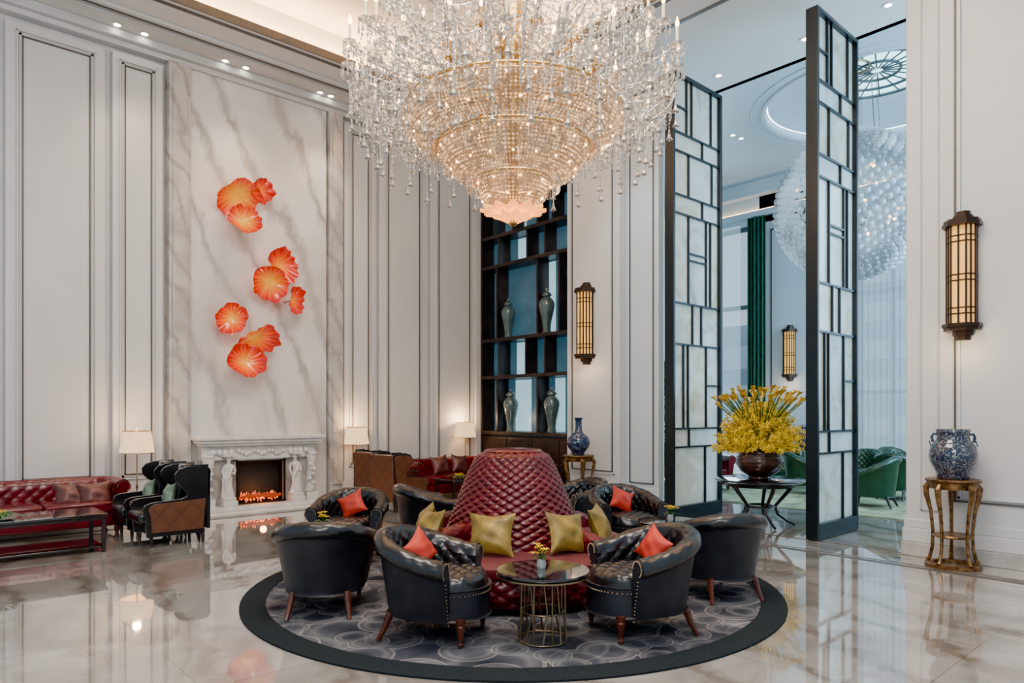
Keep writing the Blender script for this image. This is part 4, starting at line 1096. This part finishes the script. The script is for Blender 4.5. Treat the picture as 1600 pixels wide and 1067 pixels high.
for s_ in range(560):
    a = random.random()*2*pi; el = .10+1.38*random.random(); ln = .36+.20*random.random()
    hd = Vector((cos(a), sin(a), 0)); pp = []
    for k in range(9):
        f = k/8; rr = ln*cos(el)*f*1.2; zz = .02+ln*sin(el)*f*1.2-.14*cos(el)*max(0, f-.3)**1.6
        pp.append(hd*rr+Vector((0, 0, max(zz, -.03))))
    if s_ % 3 == 0: lf.tube(pp, .004, 4, False)
    for k in range(3, 9):
        for z_ in range(3):
            p = pp[k]+Vector((random.uniform(-.035, .035), random.uniform(-.035, .035), random.uniform(-.03, .035)))
            q = Euler((random.random()*6, random.random()*6, random.random()*6)).to_matrix(); sz = .014+.011*random.random()
            for m in range(3):
                b = m*2.1; ys.add([p, p+q@Vector((cos(b-.6)*sz, sin(b-.6)*sz, .006)), p+q@Vector((cos(b)*sz*1.6, sin(b)*sz*1.6, 0)), p+q@Vector((cos(b+.6)*sz, sin(b+.6)*sz, .006))], [(0,1,2,3)])
for k in range(120):
    a = random.random()*2*pi; l = .20+.22*random.random(); el = .05+1.2*random.random()
    d = Vector((cos(el)*cos(a), cos(el)*sin(a), sin(el))); n_ = Vector((-sin(a), cos(a), 0))*.012
    lf.add([Vector((0,0,.03)), d*l*.6+n_, d*l+Vector((0,0,.05)), d*l*.6-n_], [(0,1,2,3)])
ys.build('orchid_mass', 'yellow', fa, smooth=False, kind='stuff'); lf.build('leaves', 'leaf', fa, smooth=False, kind='stuff')
for k in range(70):
    a = k*2.399; rr = .10+.46*sqrt((k+.5)/70); h = .80-.50*(rr-.10)**1.3+.07*random.uniform(-1, 1)
    c_ = Vector((rr*cos(a), rr*sin(a), h)); dirv = Vector((cos(a)*(.25+rr), sin(a)*(.25+rr), .8)).normalized()
    s0 = MB().tube([(.1*cos(a), .1*sin(a), .05), c_*.6+Vector((0,0,.06)), c_-dirv*.02, c_+dirv*.02], .007, 5)
    so = s0.build('calla_lily', 'leaf', fa)
    fb = MB(); side = dirv.cross(Vector((0,0,1))).normalized(); up = side.cross(dirv).normalized()
    def cal(u, v, c_=c_, dirv=dirv, side=side, up=up):
        q = 2*pi*u; r = .008+.028*v**1.6; tip = .05*v*max(0, cos(q))**2
        return c_+dirv*(.10*v+tip)+side*(r*sin(q))+up*(r*cos(q)*-1)
    fb.grid(cal, 12, 5, True); fb.build('bloom', 'calla', so, ang=80)

# ------------------------------------------------------------------ sphere chandelier
SC = Vector((12.82, 5.12, 5.22)); SR = 1.27
sp = thing('glass_sphere_chandelier', 'huge hanging sphere of clear glass balls under the far room dome', 'chandelier', (SC.x, SC.y, 7.68))
zz = SC.z-7.68
pts = []
nb = 1000
for i in range(nb):
    ph = math.acos(1-2*(i+.5)/nb); a = i*2.39996; pts.append(Vector((SR*sin(ph)*cos(a), SR*sin(ph)*sin(a), SR*cos(ph))))
vd = Vector((-SC.x, -SC.y, 1.55-SC.z)).normalized()
pts.sort(key=lambda p: -p.dot(vd))
b0 = None
for p in pts[:100]:
    if b0 is None: b0 = MB().ball((0,0,0), .060, 14, 10).build('glass_ball', 'ball', sp, ang=80); o = b0
    else: o = dup(b0, parent=sp)
    o.location = p+Vector((0,0,zz))
mb = MB()
for p in pts[100:]: mb.ball(p+Vector((0,0,zz)), .060, 12, 8)
mb.build('glass_balls', 'ball', sp, kind='stuff', ang=80)
mb = MB()
for i in range(10):
    a = i*pi/5; r = SR*.35; h = sqrt(max(0, SR*SR-r*r))
    mb.tube([(r*cos(a), r*sin(a), zz+h-.05), (r*.8*cos(a), r*.8*sin(a), -.02)], .004, 4)
mb.build('suspension_wires', 'brass', sp)
mb = MB()
for i in range(26): mb.ball((random.uniform(-.7, .7), random.uniform(-.7, .7), zz+random.uniform(-.7, .7)), .03, 6, 4)
mb.build('sparkle_bulbs', 'sparklebulb', sp, kind='stuff')
MB().torus((0, 0, 0), .28, .02, 32, 6).build('ceiling_ring', 'brass', sp)

# ------------------------------------------------------------------ far room furniture
tag(MB().box(10.9, 15.4, 1.4, 9.2, .001, .014).build('far_carpet', 'farrug', smooth=False), 'pale green patterned carpet on the far room floor', 'rug')
GG = 'green leather armchairs in the far room'
spots = [(1366, 792, -.6, .5, 'green leather armchair nearest the onyx screen on the far carpet'), (1404, 781, .6, .4, 'green leather armchair at the opening edge beside the right wall'), (1346, 771, -.5, -.4, 'green leather armchair just right of the nearer screen, farther back'),
         (1404, 765, .2, -1, 'green leather armchair below the sheer window, farthest right'), (1256, 772, .6, -.2, 'green leather armchair left of the nearer screen, behind the flower table'), (1228, 760, -.5, -.5, 'green leather armchair farthest back behind the flower table')]
gp = None
for (px, py, a, b, lab) in spots:
    P = onZ(px, py); P.z = .015 if P.x < 15.4 else 0
    rz = facecam(a, b)
    if gp is None: gp = make_tub(lab, 'green', 'green', 'wood', 'green_armchair', GG, .26); o = gp; o.location = P; o.rotation_euler = (0,0,rz)
    else: dup(gp, P, rz, lab)
make_sofa(1.7, 'small oxblood sofa in the far room behind the flower table', 'red', (12.2, 8.1, .015), facecam(.2, -1), 2)
t = thing('console_table', 'dark console table against the far wall below the distant lantern', 'table', (15.7, 7.7, 0))
MB().box(-.2, .2, -.55, .55, .80, .84).build('tabletop', 'wood', t, bev=.006)
for sx in (-1, 1):
    for sy in (-1, 1): MB().box(sx*.17-.02, sx*.17+.02, sy*.5-.02, sy*.5+.02, 0, .699).build('leg', 'wood', t, smooth=False)
MB().box(-.18, .18, -.52, .52, .70, .80).build('apron', 'wood', t, smooth=False)
for (y, h, lab) in ((7.35, .46, 'small blue and white jar on the far console, right one'), (7.8, .40, 'small blue and white jar on the far console, left one')):
    v = thing('porcelain_jar', lab, 'vase', (15.68, y, .84), 0, 'porcelain jars on the far console')
    MB().lathe([(r*h, z*h) for r, z in [(.001, 0), (.22, 0), (.25, .2), (.36, .5), (.34, .68), (.18, .78), (.16, .84), (.001, .84)]], 24).build('body', 'bw', v, ang=80)
    MB().lathe([(r*h, z*h) for r, z in [(.001, .84), (.20, .84), (.18, .92), (.04, .96), (.001, 1)]], 20).build('lid', 'bw', v)
t = thing('potted_tree', 'dark leafy potted tree in the slit left of the far onyx screen', 'plant', (10.16, 7.12, 0))
MB().lathe([(.001, 0), (.16, 0), (.22, .35), (.23, .40), (.20, .40), (.001, .36)], 24).build('pot', 'pot', t)
MB().tube([(0,0,.36), (.02,0,.9), (0,.02,1.8)], [.03, .025, .012], 8).build('trunk', 'wood', t)
lf = MB()
for k in range(1800):
    z = .65+1.8*random.random(); r = .36*sin(pi*(z-.5)/2.1)*random.random()**.5; a = random.random()*6.28
    p = Vector((r*cos(a), r*sin(a), z)); q = Euler((random.random()*6, random.random()*6, 0)).to_matrix()
    lf.add([p, p+q@Vector((.02, .05, 0)), p+q@Vector((0, .11, 0)), p+q@Vector((-.02, .05, 0))], [(0,1,2,3)])
lf.build('foliage', 'darkleaf', t, smooth=False, kind='stuff')

# ------------------------------------------------------------------ downlights
def downlight(P, label, z=ZC):
    t = thing('downlight', label, 'ceiling light', (P.x, P.y, z), 0, 'recessed ceiling spotlights')
    MB().lathe([(.045, -.001), (.075, -.001), (.075, -.012), (.045, -.006), (.045, -.001)], 20).build('trim_ring', 'ceil', t)
    MB().lathe([(.001, -.004), (.044, -.004)], 16).build('lens', 'lens', t)
names = ['leftmost', 'second', 'third', 'fourth', 'fifth', 'sixth']
def spot(loc, e, ang=70, col=(1, .78, .54), tgt=None):
    l = bpy.data.lights.new('spot', 'SPOT'); l.energy = e; l.spot_size = radians(ang); l.spot_blend = .9; l.color = col; l.shadow_soft_size = .05
    o = bpy.data.objects.new('spot', l); COL.objects.link(o); o.location = loc
    if tgt is not None: o.rotation_euler = (Vector(tgt)-Vector(loc)).to_track_quat('-Z', 'Y').to_euler()
for k, (px, py) in enumerate([(183, 44), (226, 61), (352, 104), (384, 115), (500, 157), (517, 162)]):
    dx, dy = ray(px); P = Vector((10.98*dx/dy, 10.98, ZC))
    downlight(P, '%s recessed spotlight from the left along the fireplace wall' % names[k])
    spot(P+Vector((0, -.35, -.03)), 125, 62, tgt=(P.x, YW-.2, 1.0))
for k, (px, py) in enumerate([(1123, 118), (1258, 61), (1388, 8)]):
    d = F*(ZC-CH)/(HZ-py); dx, dy = ray(px); P = Vector((dx*d, dy*d, ZC))
    downlight(P, ['recessed spotlight above the gap beside the far onyx screen', 'recessed spotlight above the yellow flowers near the nearer screen', 'recessed spotlight at the top edge right of the nearer screen'][k])
    spot(P+Vector((0, 0, -.03)), 90, 60, (.8, .92, 1), (P.x, P.y, 0))
for k, (px, py) in enumerate([(1145, 211), (1158, 216)]):
    d = F*(ZF-CH)/(HZ-py); dx, dy = ray(px); P = Vector((dx*d, dy*d, ZF))
    downlight(P, ['left one of the paired spotlights on the far room ceiling', 'right one of the paired spotlights on the far room ceiling'][k], ZF)

# ------------------------------------------------------------------ lights
def area(loc, tgt, sx, sy, e, col):
    l = bpy.data.lights.new('area', 'AREA'); l.shape = 'RECTANGLE'; l.size = sx; l.size_y = sy; l.energy = e; l.color = col
    o = bpy.data.objects.new('area', l); COL.objects.link(o); o.location = loc
    o.rotation_euler = (Vector(tgt)-Vector(loc)).to_track_quat('-Z', 'Y').to_euler()
area((3.0, 3.2, 7.5), (3.0, 3.25, 0), 3.4, 3.4, 600, (1, .88, .76))
area((-2.0, -1.0, 5.5), (6, 8, 1.5), 3, 2, 290, (1, .90, .80))  # unseen fill light added behind the camera
area((12.3, 1.2, 3.8), (12.3, 9, 3.0), 5, 5, 600, (.46, .75, 1))  # unseen cool light added to stand in for side daylight
area((15.2, 9.9, 3.6), (9, 7, 2.5), 1.6, 5, 130, (.55, .82, 1))
spot((7.3, 6.3, 6.93), 260, 46, (.66, .86, 1), (8.72, 6.62, 3.0))  # added cool spot that brightens the return wall, no fixture here
for (z, e) in ((3.95, 30), (4.6, 60), (5.4, 80)):
    l = bpy.data.lights.new('chandelier_glow', 'POINT'); l.energy = e; l.color = (1, .64, .36); l.shadow_soft_size = .10
    o = bpy.data.objects.new('chandelier_glow', l); COL.objects.link(o); o.location = (C0.x+.15, C0.y+.1, z)
l = bpy.data.lights.new('fire_glow', 'POINT'); l.energy = 3; l.color = (1, .3, .08); l.shadow_soft_size = .05
o = bpy.data.objects.new('fire_glow', l); COL.objects.link(o); o.location = (FX, FY-.3, .3)
spot((8.0, 2.3, 6.9), 60, 50, tgt=(8.1, 2.3, 0)); spot((TX-.6, TY, 6.9), 170, 30, tgt=(TX, TY, 1))
w = bpy.data.worlds.new('World'); S.world = w; w.use_nodes = True
nt = w.node_tree; bg = nt.nodes['Background']
tc = N(nt, 'ShaderNodeTexCoord'); sx = N(nt, 'ShaderNodeSeparateXYZ'); L(nt, tc.outputs['Generated'], sx.inputs[0])
L(nt, ramp(nt, sx.outputs[2], [(.0, (.60, .78, .92)), (.5, (.54, .76, 1.0))]), bg.inputs['Color']); bg.inputs['Strength'].default_value = .80

# ------------------------------------------------------------------ camera
cd = bpy.data.cameras.new('Camera'); cam = bpy.data.objects.new('Camera', cd); COL.objects.link(cam)
cam.location = (0, 0, CH); cam.rotation_euler = (pi/2, 0, -atan2(VX, VY))
cd.sensor_fit = 'HORIZONTAL'; cd.sensor_width = 36; cd.lens = F/1600*36; cd.shift_y = (HZ-533.5)/1600; cd.clip_end = 200
S.camera = cam
S.view_settings.view_transform = 'AgX'
S.view_settings.look = 'AgX - Punchy'
S.view_settings.exposure = .88
